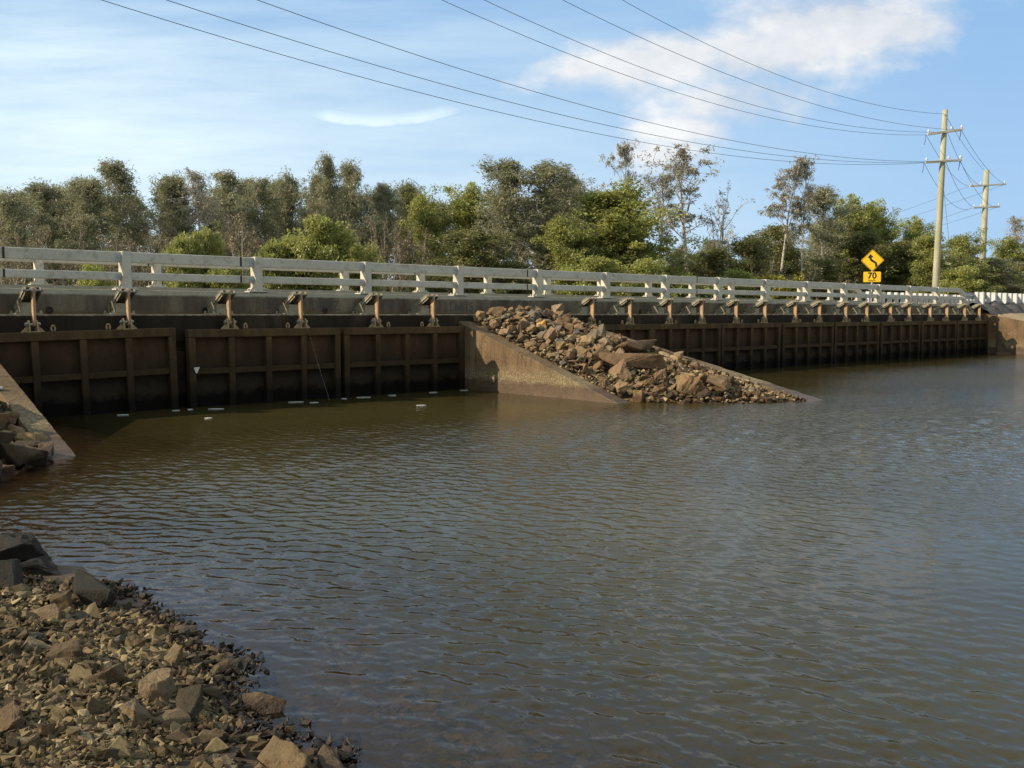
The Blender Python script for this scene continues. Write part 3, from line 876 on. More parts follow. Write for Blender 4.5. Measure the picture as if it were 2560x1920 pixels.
# white scrap on the second gate and litter on the left wall
b = MB(); b.prism([(6.64, 0.70), (6.745, 0.705), (6.70, 0.605), (6.675, 0.60)], 15.585, 15.597, 'y')
tag(b.build('plastic_scrap', M['foam_white'], None, origin=(6.7, 15.6, 0.65)), 'small white triangular plastic scrap stuck on the second floodgate from the left', 'litter')
b = MB(); b.tube([(8.83 + 0.42 * u, 15.60 - 0.10 * u, 1.47 - 1.5 * u - 0.03 * sin(pi * u)) for u in np.linspace(0, 1, 14)], 0.0011, 4)
tag(b.build('fishing_line', M['foam_white'], None, origin=(8.766, 15.6, 1.5)), 'thin pale fishing line hanging from a gate hinge down to the water', 'fishing line')

# ------------------------------------------------------------------ wing walls
def wing(label, s0, s1, fn, ta, tb, zb=-1.2):
    N = 70
    root_o = ((s0 + s1) / 2, (ta + tb) / 2, 0)
    b = MB()
    ts = np.linspace(ta, tb, N)
    P = []
    for i, tv in enumerate(ts):
        zt = float(fn(tv)) + (random.uniform(-0.012, 0.004) if 0 < i < N - 1 else 0)
        P.append((tv, zt))
    prof = [(ta, zb)] + P + [(tb, zb)]
    vs = []; n = len(prof)
    b.prism(prof, s0, s1)
    o = b.build('wing_wall', M['wing_concrete'], None, 0.012, origin=root_o)
    return tag(o, label, 'retaining wall')


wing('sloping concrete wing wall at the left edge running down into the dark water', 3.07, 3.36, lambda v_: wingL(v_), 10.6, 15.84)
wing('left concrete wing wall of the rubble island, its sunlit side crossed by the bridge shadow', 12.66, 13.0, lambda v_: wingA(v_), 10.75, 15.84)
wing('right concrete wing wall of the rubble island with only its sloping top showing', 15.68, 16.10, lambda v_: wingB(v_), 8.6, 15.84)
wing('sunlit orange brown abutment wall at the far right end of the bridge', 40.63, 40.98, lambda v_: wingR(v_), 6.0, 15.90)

# ------------------------------------------------------------------ rocks
def make_rock_mesh(seed, flat=0.6, npts=15, rough=0.05, sub_=2):
    rg = random.Random(seed)
    bm = bmesh.new()
    for _ in range(npts):
        v_ = Vector((rg.uniform(-1, 1), rg.uniform(-1, 1), rg.uniform(-1, 1)))
        m_ = max(abs(v_.x), abs(v_.y), abs(v_.z))
        v_ = v_ / m_ * rg.uniform(0.72, 1.0) if rg.random() < 0.8 else v_
        bm.verts.new((v_.x, v_.y * 0.78, v_.z * flat))
    res = bmesh.ops.convex_hull(bm, input=bm.verts)
    for g in list(bm.verts):
        if not g.link_faces: bm.verts.remove(g)
    bmesh.ops.dissolve_limit(bm, angle_limit=R(12), verts=bm.verts, edges=bm.edges)
    bmesh.ops.bevel(bm, geom=list(bm.edges), offset=0.035, segments=1, affect='EDGES')
    bmesh.ops.triangulate(bm, faces=bm.faces)
    if sub_:
        bmesh.ops.subdivide_edges(bm, edges=bm.edges, cuts=sub_ + 1, use_grid_fill=True)
        for v_ in bm.verts:
            q = v_.co * 2.1 + Vector((seed * 3.1, 0, 0))
            d = mnoise.fractal(q, 0.85, 2.1, 5)
            v_.co += v_.co.normalized() * d * rough
    me = bpy.data.meshes.new('rock'); bm.to_mesh(me); bm.free()
    return me


ROCKS = {'blocky': [make_rock_mesh(i, 0.78, 13, 0.11) for i in range(1, 7)],
         'slab shaped': [make_rock_mesh(i + 20, 0.34, 16, 0.05) for i in range(1, 5)],
         'wedge shaped': [make_rock_mesh(i + 40, 0.58, 9, 0.13) for i in range(1, 6)],
         'rounded': [make_rock_mesh(i + 60, 0.66, 30, 0.11) for i in range(1, 4)]}
TONES = {'black': (0.035, 0.026, 0.018), 'tan': (0.27, 0.18, 0.098), 'brown': (0.19, 0.12, 0.065), 'grey': (0.17, 0.14, 0.105), 'pale': (0.31, 0.222, 0.132), 'dark': (0.08, 0.056, 0.032), 'orange': (0.52, 0.27, 0.085)}


def rock(name, shape, tone, mat, loc, size, rot, k=None, sq=(1, 1, 1)):
    me = random.choice(ROCKS[shape]) if k is None else ROCKS[shape][k]
    key = mat + me.name
    m2 = ROCKCACHE.get(key)
    if m2 is None:
        m2 = me.copy(); m2.name = name; m2.materials.append(M[mat]); ROCKCACHE[key] = m2
    o = bpy.data.objects.new(name, m2); COL.objects.link(o)
    o.location = loc; o.scale = (size * sq[0], size * sq[1], size * sq[2]); o.rotation_euler = rot
    c = TONES[tone]; j = random.uniform(0.85, 1.15)
    if mat == 'shore_rock': c = (c[0] * 0.74, c[1] * 0.80, c[2] * 0.76)
    o.color = (c[0] * j, c[1] * j * random.uniform(0.96, 1.04), c[2] * j * random.uniform(0.9, 1.1), 1)
    return o


ROCKCACHE = {}


def finish_rocks(lst, cat):
    """things that share a label share a group"""
    cnt = {}
    for o, lab in lst: cnt[lab] = cnt.get(lab, 0) + 1
    for o, lab in lst:
        tag(o, lab, cat, lab if cnt[lab] > 1 else None)


lst = []
# fill body of the island
b_s = np.linspace(12.95, 15.80, 40); b_t = np.linspace(8.7, 15.88, 90)
SS, TT = np.meshgrid(b_s, b_t, indexing='ij')
toe = np.interp(SS, [12.9, 13.2, 13.6, 14.1, 14.8, 15.9], [11.7, 11.1, 10.5, 10.0, 9.65, 9.15])
ZZ = fill(SS, TT) - 0.14 + 0.13 * fbm(SS * 2.1, TT * 2.1, 4)
ZZ = np.where(TT < toe, np.minimum(ZZ, -0.25 * (toe - TT) - 0.02), ZZ)
rubble = rock  # noqa
weathered('island_fill', (0.08, 0.05, 0.028), (0.17, 0.11, 0.062), (0.25, 0.175, 0.105), 4, False, 0.95, 1.0, 0.04, 22)
fme = grid_mesh('embankment', np.stack([SS, TT, ZZ], -1).reshape(-1, 3), 40, 90, wrap=False)
tag(link('embankment', fme, M['island_fill']), kind='structure', label='brown earth under the rubble island')


def fz(s_, t_): return float(fill(np.array(s_), np.array(t_)))
def ftoe(s_): return float(np.interp(s_, [12.9, 13.2, 13.6, 14.1, 14.8, 15.9], [11.7, 11.1, 10.5, 10.0, 9.65, 9.15]))


special = [  # s, t, size, shape, tone, rot, squash, label
    (14.15, 12.15, 0.74, 'slab shaped', 'brown', (R(-16), R(4), R(-38)), (1.0, 0.62, 0.62), 'biggest broken concrete slab lying tilted in the middle of the rubble island'),
    (13.62, 12.05, 0.40, 'wedge shaped', 'brown', (R(-25), R(-10), R(30)), (1, 0.9, 1.0), 'large triangular rock leaning in front of the biggest slab on the island'),
    (15.0, 12.85, 0.75, 'slab shaped', 'brown', (R(-13), R(2), R(20)), (1.0, 0.8, 0.45), 'flat smooth slab lying flush on the right half of the rubble island'),
    (14.08, 14.7, 0.26, 'wedge shaped', 'orange', (R(-10), R(10), R(40)), (1, 0.7, 0.8), 'bright orange rock near the top of the rubble island'),
    (15.25, 14.0, 0.33, 'slab shaped', 'grey', (R(-30), R(-32), R(40)), (1, 0.45, 0.8), 'grey slab stood up on edge by the island\'s right wall'),
    (15.55, 12.1, 0.30, 'slab shaped', 'tan', (R(-5), R(-4), R(40)), (1.1, 0.6, 1.0), 'tan flat rock overhanging the island\'s right wall'),
    (14.1, 10.72, 0.34, 'rounded', 'brown', (R(10), R(5), R(60)), (1, 0.9, 0.9), 'large pitted round rock at the foot of the rubble island'),
    (14.62, 10.45, 0.32, 'blocky', 'brown', (R(12), R(-8), R(25)), (1, 0.9, 0.7), 'large blocky brown rock beside the pitted round one at the island\'s foot'),
]
placed = []
for s_, t_, sz, shp, tn, rot, sq, lab in special:
    o = rock('rubble_rock', shp, tn, 'riprap_rock', (s_, t_, fz(s_, t_) + 0.05), sz, rot, 0, sq)
    tag(o, lab, 'rock'); placed.append((s_, t_, sz * 0.8))
rg = random.Random(99)
tries = 0; count = 0
while count < 284 and tries < 60000:
    tries += 1
    s_ = rg.uniform(13.08, 15.60); t_ = rg.uniform(9.5, 15.75)
    if t_ < ftoe(s_) - 0.05 or s_ > 15.62 - max(0, 11.5 - t_) * 0.22: continue
    sz = rg.choice([0.08, 0.09, 0.10, 0.11, 0.12, 0.13, 0.15, 0.17])
    if count < 26: sz = rg.uniform(0.17, 0.25)
    if any((s_ - a) ** 2 + (t_ - c) ** 2 < (0.80 * (sz * 0.8 + r_)) ** 2 for a, c, r_ in placed): continue
    placed.append((s_, t_, sz * 0.8)); count += 1
    f = (s_ - 13.05) / 2.7; u = (15.75 - t_) / (15.75 - ftoe(s_))
    shp = rg.choices(['blocky', 'slab shaped', 'wedge shaped', 'rounded'], [3.5, 4, 3.5, 1.5 + 2.5 * (u > 0.75)])[0]
    tn = rg.choices(['tan', 'brown', 'grey', 'pale', 'dark'], [4, 3 + 3 * (u > 0.6), 2.5 if u < 0.35 else 0.5, 1.6 * (u < 0.6), 0.4 + 2 * (u > 0.8)])[0]
    sq = (1, rg.uniform(0.75, 1.05), rg.uniform(0.8, 1.15))
    random.seed(count * 13 + 5)
    o = rock('rubble_rock', shp, tn, 'riprap_rock', (s_, t_, fz(s_, t_) + sz * (0.02 if shp == 'slab shaped' else 0.06) + rg.uniform(-0.03, 0.03)), sz, (R(-15) + rg.gauss(0, 0.35), rg.gauss(0, 0.35), rg.uniform(0, 6.28)), None, sq)
    if u > 0.7: o.location.z -= 0.05
    szw = 'small' if sz < 0.105 else 'medium' if sz < 0.15 else 'large' if sz < 0.21 else 'very large'
    acr = 'by the island\'s left wall' if f < 0.15 else 'left of mid island' if f < 0.4 else 'mid island' if f < 0.6 else 'right of mid island' if f < 0.85 else 'by the island\'s right wall'
    dwn = 'under the bridge ledge' if u < 0.1 else 'near the top' if u < 0.25 else 'a third down' if u < 0.42 else 'halfway down' if u < 0.58 else 'two thirds down' if u < 0.75 else 'near the waterline' if u < 0.92 else 'at the water\'s edge'
    lst.append((o, '%s %s %s rock %s, %s' % (szw, tn, shp, acr, dwn)))
finish_rocks(lst, 'rock')


def pebble_mass(name, pts, sizes, tones, mat, flat=0.6, kind='stuff', label=None, seed=3, tilt=0.5):
    """many small stones as one ground-cover object"""
    rgp = np.random.default_rng(seed)
    protos = []
    for i in range(18):
        bm = bmesh.new(); q = random.Random(i + 200)
        for _ in range(q.choice([8, 9, 11, 13])):
            v_ = Vector((q.uniform(-1, 1), q.uniform(-1, 1), q.uniform(-1, 1)))
            v_ = v_ / max(abs(v_.x), abs(v_.y), abs(v_.z)) * q.uniform(0.6, 1.0)
            bm.verts.new((v_.x, v_.y * q.uniform(0.5, 0.9), v_.z * q.uniform(0.22, 0.7)))
        bmesh.ops.convex_hull(bm, input=bm.verts)
        for g in list(bm.verts):
            if not g.link_faces: bm.verts.remove(g)
        bmesh.ops.triangulate(bm, faces=bm.faces)
        bm.verts.ensure_lookup_table(); bm.verts.index_update()
        protos.append((np.array([v_.co[:] for v_ in bm.verts]), np.array([[v_.index for v_ in f_.verts] for f_ in bm.faces])))
        bm.free()
    Vs, Fs, Tn = [], [], []; base = 0
    for p, sz, tn in zip(pts, sizes, tones):
        pv, pf = protos[rgp.integers(18)]
        rot = Euler((rgp.normal(0, tilt), rgp.normal(0, tilt), rgp.uniform(0, 6.28))).to_matrix()
        vv = (pv * sz) @ np.array(rot).T + p
        Vs.append(vv); Fs.append(pf + base); Tn.append(np.full(len(pv), tn)); base += len(pv)
    me = bpy.data.meshes.new(name)
    quad_mesh(me, np.concatenate(Vs), np.concatenate(Fs))
    fattr(me, 'tone', np.concatenate(Tn))
    return tag(link(name, me, mat), label, None, None, kind)


# small chips between the island's rocks
n = 2600
ps = RNG.uniform(13.0, 15.78, n); pt = RNG.uniform(9.2, 15.8, n)
keep = pt > np.interp(ps, [12.9, 13.2, 13.6, 14.1, 14.8, 15.9], [11.7, 11.1, 10.5, 10.0, 9.65, 9.15]) - 0.15
ps, pt = ps[keep], pt[keep]
psz = RNG.uniform(0.025, 0.08, len(ps))
pz = fill(ps, pt) - 0.07 + RNG.uniform(0, 0.07, len(ps))
pebble_mass('rubble_chips', np.stack([ps, pt, pz], -1), psz, RNG.uniform(0.25, 0.95, len(ps)), M['gravel'], label='small rock chips filling gaps between the rubble')

# left bank rocks beside the left wing wall
lst = []
left_special = [(2.75, 11.9, 0.16, 'blocky', 'tan', 'small tan rock perched on the left wing wall'), (2.55, 10.75, 0.38, 'slab shaped', 'dark', 'dark slab at the foot of the left wing wall'),
                (2.15, 10.55, 0.42, 'blocky', 'dark', 'large dark block in shade at the left edge near the wing wall'), (2.62, 12.7, 0.36, 'blocky', 'brown', 'brown block behind the left wing wall'),
                (2.5, 13.4, 0.4, 'wedge shaped', 'dark', 'dark wedge of rock behind the left wing wall'), (1.95, 9.75, 0.36, 'rounded', 'dark', 'dark weedy rock at the left water edge'),
                (2.3, 10.05, 0.16, 'rounded', 'brown', 'small brown rock in the shallows at the left'), (2.95, 10.95, 0.10, 'wedge shaped', 'brown', 'tiny wet rock at the tip of the left wing wall'),
                (2.25, 11.4, 0.36, 'blocky', 'dark', 'dark rock at the left edge above the shallows'), (2.5, 11.6, 0.3, 'wedge shaped', 'brown', 'brown wedge rock resting beside the left wing wall'),
                (1.7, 9.2, 0.3, 'slab shaped', 'dark', 'flat dark rock awash at the left edge'), (2.2, 12.3, 0.45, 'blocky', 'brown', 'large brown rock at the left edge behind the wing wall')]
for i, (s_, t_, sz, shp, tn, lab) in enumerate(left_special):
    random.seed(i + 400)
    z_ = float(ground_h(np.array(s_), np.array(t_))) + sz * 0.25
    tag(rock('bank_rock', shp, tn, 'riprap_rock', (s_, t_, z_), sz, (random.gauss(0, 0.2), random.gauss(0, 0.2), random.uniform(0, 6)), 0), lab, 'rock')
lst = []
rg = random.Random(55)
for i in range(60):
    t_ = rg.uniform(9.6, 14.2); s_ = rg.uniform(max(float(shore(t_)) - 1.3, 1.2), float(min(3.06, shore(t_) - 0.02)))
    sz = rg.uniform(0.10, 0.22); shp = rg.choice(['blocky', 'slab shaped', 'wedge shaped']); tn = rg.choice(['brown', 'brown', 'dark', 'tan'])
    random.seed(i + 700)
    o = rock('bank_rock', shp, tn, 'riprap_rock', (s_, t_, float(ground_h(np.array(s_), np.array(t_))) + sz * 0.25), sz, (random.gauss(0, 0.35), random.gauss(0, 0.35), random.uniform(0, 6)))
    lst.append((o, '%s %s %s rock %s' % ('small' if sz < 0.15 else 'medium', tn, shp, 'low by the left shallows' if t_ < 11 else 'behind the left wing wall, halfway up' if t_ < 12.7 else 'high behind the left wing wall')))
finish_rocks(lst, 'rock')
b = MB(); b.prism([(2.98, 13.32), (3.12, 13.3), (3.14, 13.36), (3.0, 13.40)], float(wingL(13.3)) + 0.02, float(wingL(13.3)) + 0.05, 'z')
tag(b.build('litter_scrap', M['foam_white'], None, origin=(3.05, 13.35, 0.65), bevel=0.004), 'white scrap of litter on the left wing wall', 'litter')

# ------------------------------------------------------------------ foreground shore
def gz(s_, t_): return float(ground_h(np.array(float(s_)), np.array(float(t_))))


lst = []; placed = []
shore_special = [  # pixel x, pixel y, size m, shape, tone, squash, sink, label
    (225, 1452, 0.27, 'slab shaped', 'black', (1.25, 0.6, 1.1), 0.6, 'big wet black boulder at the tip of the gravel shore'),
    (30, 1385, 0.24, 'blocky', 'black', (1, 1, 0.8), 0.2, 'wet black boulder at the left edge of the shore'),
    (110, 1412, 0.20, 'wedge shaped', 'black', (1, 1, 0.7), 0.2, 'dark pointed wet rock between the two black boulders'),
    (310, 1480, 0.055, 'rounded', 'black', (1, 1, 1), 0.5, 'small black stone standing alone in the water by the big boulder'),
    (40, 1440, 0.22, 'slab shaped', 'black', (1, 0.8, 1), 0.2, 'dark muddy slab just below the left black boulder'),
    (465, 1580, 0.055, 'rounded', 'tan', (1, 1, 0.9), 0.4, 'round tan stone on the waterline below the big boulder'),
    (440, 1650, 0.085, 'blocky', 'tan', (1, 0.9, 0.9), 0.3, 'blocky tan stone at the upper shore edge'),
    (395, 1720, 0.10, 'rounded', 'tan', (1, 0.8, 1.1), 0.4, 'upright tan boulder in the middle of the gravel'),
    (475, 1755, 0.12, 'slab shaped', 'dark', (1, 0.8, 1.4), 0.3, 'dark flat rock right of the upright tan boulder'),
    (425, 1795, 0.095, 'slab shaped', 'tan', (1, 0.9, 1.3), 0.3, 'broad tan flat rock below the upright boulder'),
    (340, 1790, 0.075, 'blocky', 'tan', (1, 1, 1), 0.4, 'lumpy tan rock left of the broad flat one'),
    (655, 1770, 0.09, 'rounded', 'brown', (1.1, 0.7, 0.9), 0.2, 'brown rounded rock at the water edge on the right'),
    (720, 1908, 0.10, 'rounded', 'tan', (1.2, 0.7, 0.8), 0.3, 'rounded tan rock at the bottom edge by the water'),
    (825, 1912, 0.075, 'rounded', 'brown', (1.2, 0.7, 0.8), 0.3, 'rounded brown rock at the bottom edge, rightmost on shore'),
    (110, 1530, 0.13, 'slab shaped', 'tan', (1, 0.8, 1.2), 0.3, 'long tan slab near the left edge of the gravel'),
    (90, 1608, 0.10, 'wedge shaped', 'pale', (1, 0.8, 1), 0.3, 'pale wedge of rock near the left edge of the gravel'),
    (245, 1690, 0.10, 'slab shaped', 'brown', (1.1, 0.8, 1.2), 0.3, 'brown slab half buried in the gravel'),
    (170, 1640, 0.09, 'blocky', 'brown', (1.1, 0.9, 1), 0.3, 'brown block behind the half buried slab'),
    (155, 1505, 0.085, 'blocky', 'brown', (1.1, 0.9, 1), 0.3, 'brown block below the big black boulder'),
    (20, 1810, 0.075, 'rounded', 'brown', (1, 0.9, 1), 0.3, 'brown rounded stone at the left edge low down'),
    (245, 1770, 0.085, 'wedge shaped', 'tan', (0.8, 0.6, 1.2), 0.1, 'upright tan splinter of rock in the gravel'),
    (565, 1655, 0.085, 'slab shaped', 'brown', (1.1, 0.8, 1.3), 0.3, 'brown flat rock jutting into the water'),
    (590, 1670, 0.06, 'blocky', 'dark', (1, 1, 1), 0.3, 'dark wet stone at the jutting shore corner'),
]
for i, (px, py, sz, shp, tn, sq, sink, lab) in enumerate(shore_special):
    p = on_z(px, py, 0.03)
    for _ in range(4): p = on_z(px, py, max(gz(p.x, p.y), -0.02) + sz * sq[2] * 0.3)
    random.seed(i + 900)
    z_ = max(gz(p.x, p.y), -0.03) + sz * sq[2] * (0.45 - sink * 0.5) * (0.4 if shp == 'slab shaped' else 0.8)
    tag(rock('shore_stone', shp, tn, 'shore_rock', (p.x, p.y, z_), sz, (random.gauss(0, 0.15), random.gauss(0, 0.15), random.uniform(0, 6)), None, sq), lab, 'stone')
    placed.append((p.x, p.y, sz * 0.8))
rg = random.Random(321); count = 0; tries = 0
BOUND = [(-0.2, 2.2), (1.95, 8.2)]
while count < 276 and tries < 60000:
    tries += 1
    px = rg.uniform(-60, 840); py = rg.uniform(1470, 1960)
    p = on_z(px, py, 0.05)
    d = float(shore(p.y)) - p.x
    if d < 0.03 or d > 3: continue
    far_ = p.y / 3.2
    sz = rg.choice([0.016, 0.018, 0.022, 0.026, 0.03, 0.034, 0.04]) * (0.75 + 0.28 * far_)
    if count < 34: sz = rg.uniform(0.034, 0.05) * (0.75 + 0.25 * far_)
    if any((p.x - a) ** 2 + (p.y - c) ** 2 < (0.9 * (sz * 0.75 + r_)) ** 2 for a, c, r_ in placed): continue
    placed.append((p.x, p.y, sz * 0.75)); count += 1
    shp = rg.choices(['blocky', 'slab shaped', 'wedge shaped', 'rounded'], [4, 3, 4, 1.5])[0]
    tn = rg.choices(['tan', 'brown', 'pale', 'dark', 'grey'], [4, 3, 2.0, 0.8 + (d < 0.3) * 2, 1])[0]
    random.seed(count * 7 + 31)
    o = rock('shore_stone', shp, tn, 'shore_rock', (p.x, p.y, gz(p.x, p.y) + sz * (0.08 if shp == 'slab shaped' else 0.16)), sz, (rg.gauss(0, 0.4), rg.gauss(0, 0.4), rg.uniform(0, 6.28)), None, (1, rg.uniform(0.65, 1.0), rg.uniform(0.75, 1.1)))
    szw = 'tiny' if sz < 0.026 else 'small' if sz < 0.036 else 'fist sized' if sz < 0.055 else 'large'
    inw = 'on the waterline' if d < 0.15 else 'close to the water' if d < 0.4 else 'amid the gravel' if d < 0.75 else 'left in the gravel'
    dep_ = 'along the bottom edge' if p.y < 3.0 else 'low on the shore' if p.y < 3.6 else 'level with the upright boulder' if p.y < 4.3 else 'above the upright boulder' if p.y < 5.2 else 'near the black boulders'
    lst.append((o, '%s %s %s stone %s, %s' % (szw, tn, shp, inw, dep_)))
finish_rocks(lst, 'stone')

n = 24000
px = RNG.uniform(-250, 900, n); py = RNG.uniform(1440, 2050, n)
P = np.array([on_z(a, c, 0.05)[:2] for a, c in zip(px, py)])
ps, pt = P[:, 0], P[:, 1]
d = shore(pt) - ps
clump = fbm(ps * 3.1 + 4, pt * 3.1, 3)
keep = (d > -0.14 + RNG.uniform(-0.06, 0.12, n)) & (d < 3) & (clump > -0.22 + RNG.uniform(-0.2, 0.2, n))
ps, pt, d = ps[keep], pt[keep], d[keep]
psz = np.exp(RNG.normal(np.log(0.0118), 0.5, len(ps))) * (0.72 + 0.10 * pt)
pz = ground_h(ps, pt) + psz * 0.15 + RNG.uniform(0, 0.012, len(ps))
tone = np.clip(0.48 + 0.5 * clump[keep] + RNG.normal(0, 0.2, len(ps)) - 0.35 * (d < 0.12), 0, 1)
pebble_mass('gravel', np.stack([ps, pt, pz], -1), np.minimum(psz, 0.034), tone, M['gravel'], label='small angular gravel covering the near shore', seed=9, tilt=0.55)
# stones lying under the shallow water
n = 2600
pt = RNG.uniform(1.6, 8.0, n); ps = shore(pt) + RNG.uniform(-0.05, 1.5, n) ** 1.3 if False else shore(pt) + np.abs(RNG.normal(0, 0.55, n))
psz = np.exp(RNG.normal(np.log(0.03), 0.5, n))
pebble_mass('sunken_stones', np.stack([ps, pt, np.minimum(ground_h(ps, pt) + psz * 0.1, -0.03 - np.minimum(psz, 0.10) * 0.6)], -1), np.minimum(psz, 0.10), RNG.uniform(0.3, 1.0, n), M['sunken_stone'], label='reddish brown stones lying under the shallow water', seed=12, tilt=0.3)
# sparse gravel on the parts of the shore outside the view, so the bank goes on
n = 2500
ps = RNG.uniform(-5, 1.6, n); pt = RNG.uniform(-4, 10, n)
keep = ps < shore(pt) + 0.1; ps, pt = ps[keep], pt[keep]
psz = RNG.uniform(0.02, 0.07, len(ps))
pebble_mass('gravel', np.stack([ps, pt, ground_h(ps, pt) + psz * 0.2], -1), psz, RNG.uniform(0.2, 0.9, len(ps)), M['gravel'], label='loose gravel on the bank beside the viewer', seed=10)

# ------------------------------------------------------------------ floating scum pieces
FL = [(307, 1037, 0.10, 'by the left floodgate\'s foot, leftmost'), (440, 1020, 0.07, 'small, left of the longest one'), (475, 1001, 0.05, 'below the gap between the first two floodgates'),
      (540, 1022, 0.145, 'long, in front of the second floodgate'), (521, 1045, 0.065, 'nearest the viewer on the left'), (740, 1004, 0.155, 'longest, in front of the second floodgate\'s right half'),
      (785, 1006, 0.09, 'short, touching the right end of the longest one'), (860, 976, 0.06, 'tiny, at the gap left of the third floodgate'), (909, 981, 0.15, 'long, before the third floodgate\'s left half'),
      (980, 971, 0.09, 'before the third floodgate\'s middle'), (1083, 964, 0.095, 'before the third floodgate\'s right half'), (1160, 958, 0.10, 'at the corner of the third floodgate and the island wall'),
      (1053, 1013, 0.10, 'fish shaped, out alone in the brown water')]
for i, (px, py, ln, lab) in enumerate(FL):
    p = on_z(px, py, 0.008)
    if p.y > 15.35: p *= 15.35 / p.y
    random.seed(i + 50); b = MB()
    n_ = 11; ax = SIDE.lerp(Vector((1, 0, 0)), 0.3).normalized(); ay = Vector((-ax.y, ax.x, 0))
    top_, bot_ = [], []
    for j in range(n_):
        u = j / (n_ - 1) * 2 - 1
        wd = 0.035 * (1 - abs(u) ** 2.2) * random.uniform(0.6, 1.2) + 0.004
        c = p + ax * (ln * u * 0.9)
        top_.append(c + ay * wd); bot_.append(c - ay * wd * random.uniform(0.6, 1.1))
    b.prism([(q.x, q.y) for q in top_] + [(q.x, q.y) for q in reversed(bot_)], 0.003, 0.011, 'z')
    tag(b.build('floating_scrap', M['foam_white'], None, 0.002, origin=(p.x, p.y, 0.01)), 'white floating scrap, ' + lab, 'debris', 'white scraps floating along the floodgates')

# ------------------------------------------------------------------ right end: shoulder, guard rails, sign, poles
b_s = np.linspace(40.62, 75, 150); b_t = np.linspace(15.3, 17.0, 22)
SS, TT = np.meshgrid(b_s, b_t, indexing='ij')
u = (TT - 15.3) / 1.7
ZZ = 1.52 + 0.52 * np.clip((u - 0.10) / 0.35, 0, 1) ** 0.8 + 0.30 * fbm(SS * 1.9, TT * 2.6, 5) * np.sin(np.clip(u, 0, 1) * pi) - np.clip((0.1 - u) * 3, 0, 1) * 0.3
ZZ[:, -1] -= 0.5
sme = grid_mesh('road_shoulder', np.stack([SS, TT, ZZ], -1).reshape(-1, 3), 150, 22, wrap=False)
tag(link('road_shoulder', sme, M['asphalt_lumps']), kind='structure', label='lumpy black asphalt edge of the road beyond the bridge')


def guard_rail(label, pts, zb, posts_at, side, mat_post, zt=0.55, blk=True):
    root = empty('guard_rail', (pts[0][0], pts[0][1], zb), label, 'guard rail')
    prof = [(0, 0.0), (0.045, 0.03), (0.045, 0.09), (0.0, 0.135), (0.0, 0.165), (0.045, 0.21), (0.045, 0.27), (0, 0.30)]
    b = MB(); n_ = len(prof)
    vs = []
    for (x, y) in pts:
        for k in (0, 1):
            for o_, z_ in (prof if k == 0 else reversed(prof)):
                vs.append((x, y + side * (o_ + 0.006 * k), zb + zt - 0.30 + z_))
    m_ = 2 * n_
    fs = []
    for i in range(len(pts) - 1):
        for j in range(m_):
            fs.append((i * m_ + j, i * m_ + (j + 1) % m_, (i + 1) * m_ + (j + 1) % m_, (i + 1) * m_ + j))
    fs.append(tuple(range(m_))); fs.append(tuple(range((len(pts) - 1) * m_, len(pts) * m_)))
    b.add(vs, fs); b.build('beam', M['galvanised'] if blk else M['white_paint'], root)
    for (x, y) in posts_at:
        if blk:
            q = MB(); q.box(x, x + 0.16, y + 0.24, y + 0.38, zb + 0.12, zb + zt + 0.02); q.build('block', mat_post, root, 0.006)
        p = MB(); p.box(x - 0.02, x + 0.14, y + 0.0, y + 0.17, zb - 0.3, zb + zt + 0.01); p.build('post', mat_post, root, 0.006)
    return root


guard_rail('grey roadside guard rail on paired white posts right of the bridge', [(40.75 + i * 1.0, 16.80 + 0.0025 * i * i) for i in range(34)], 2.0,
           [(42.0 + i * 1.28, 16.38 + 0.0025 * (i * 1.28) ** 2) for i in range(22)], 1, M['white_paint'])
guard_rail('white guard rail beyond the far bridge railing, below the yellow sign', [(40.75 + i * 0.9, 21.35 + 0.004 * i * i) for i in range(30)], 2.13,
           [(41.15 + i * 0.72, 21.12 + 0.004 * (i * 0.8) ** 2) for i in range(30)], 1, M['white_paint'], 0.52, False)

# road beyond the bridge
b = MB(); b.box(40.70, 140, 17.1, 21.0, 1.70, 2.02); b.box(-80, -7.02, 16.6, 21.3, 1.55, 1.86)
tag(b.build('road', M['asphalt_lumps']), kind='structure', label='asphalt road leading off the bridge')

# warning sign: built flat facing -Y, then turned to face traffic
sg_ = empty('road_sign', (42.02, 21.45, 0), 'yellow diamond winding road sign with a 70 km/h plate below', 'road sign')
b = MB(); b.tube([(0, 0.03, 1.2), (0, 0.03, 4.45)], 0.03, 10); b.build('post', M['galvanised'], sg_, origin=(0, 0, 0))


def rounded_poly(pts, r, seg=4):
    out = []; n_ = len(pts)
    for i in range(n_):
        p0 = Vector(pts[i - 1]); p1 = Vector(pts[i]); p2 = Vector(pts[(i + 1) % n_])
        a = p1 + (p0 - p1).normalized() * r; c = p1 + (p2 - p1).normalized() * r
        for k in range(seg + 1):
            u = k / seg
            q = a * (1 - u) ** 2 + p1 * 2 * u * (1 - u) + c * u * u
            out.append((q.x, q.y))
    return out


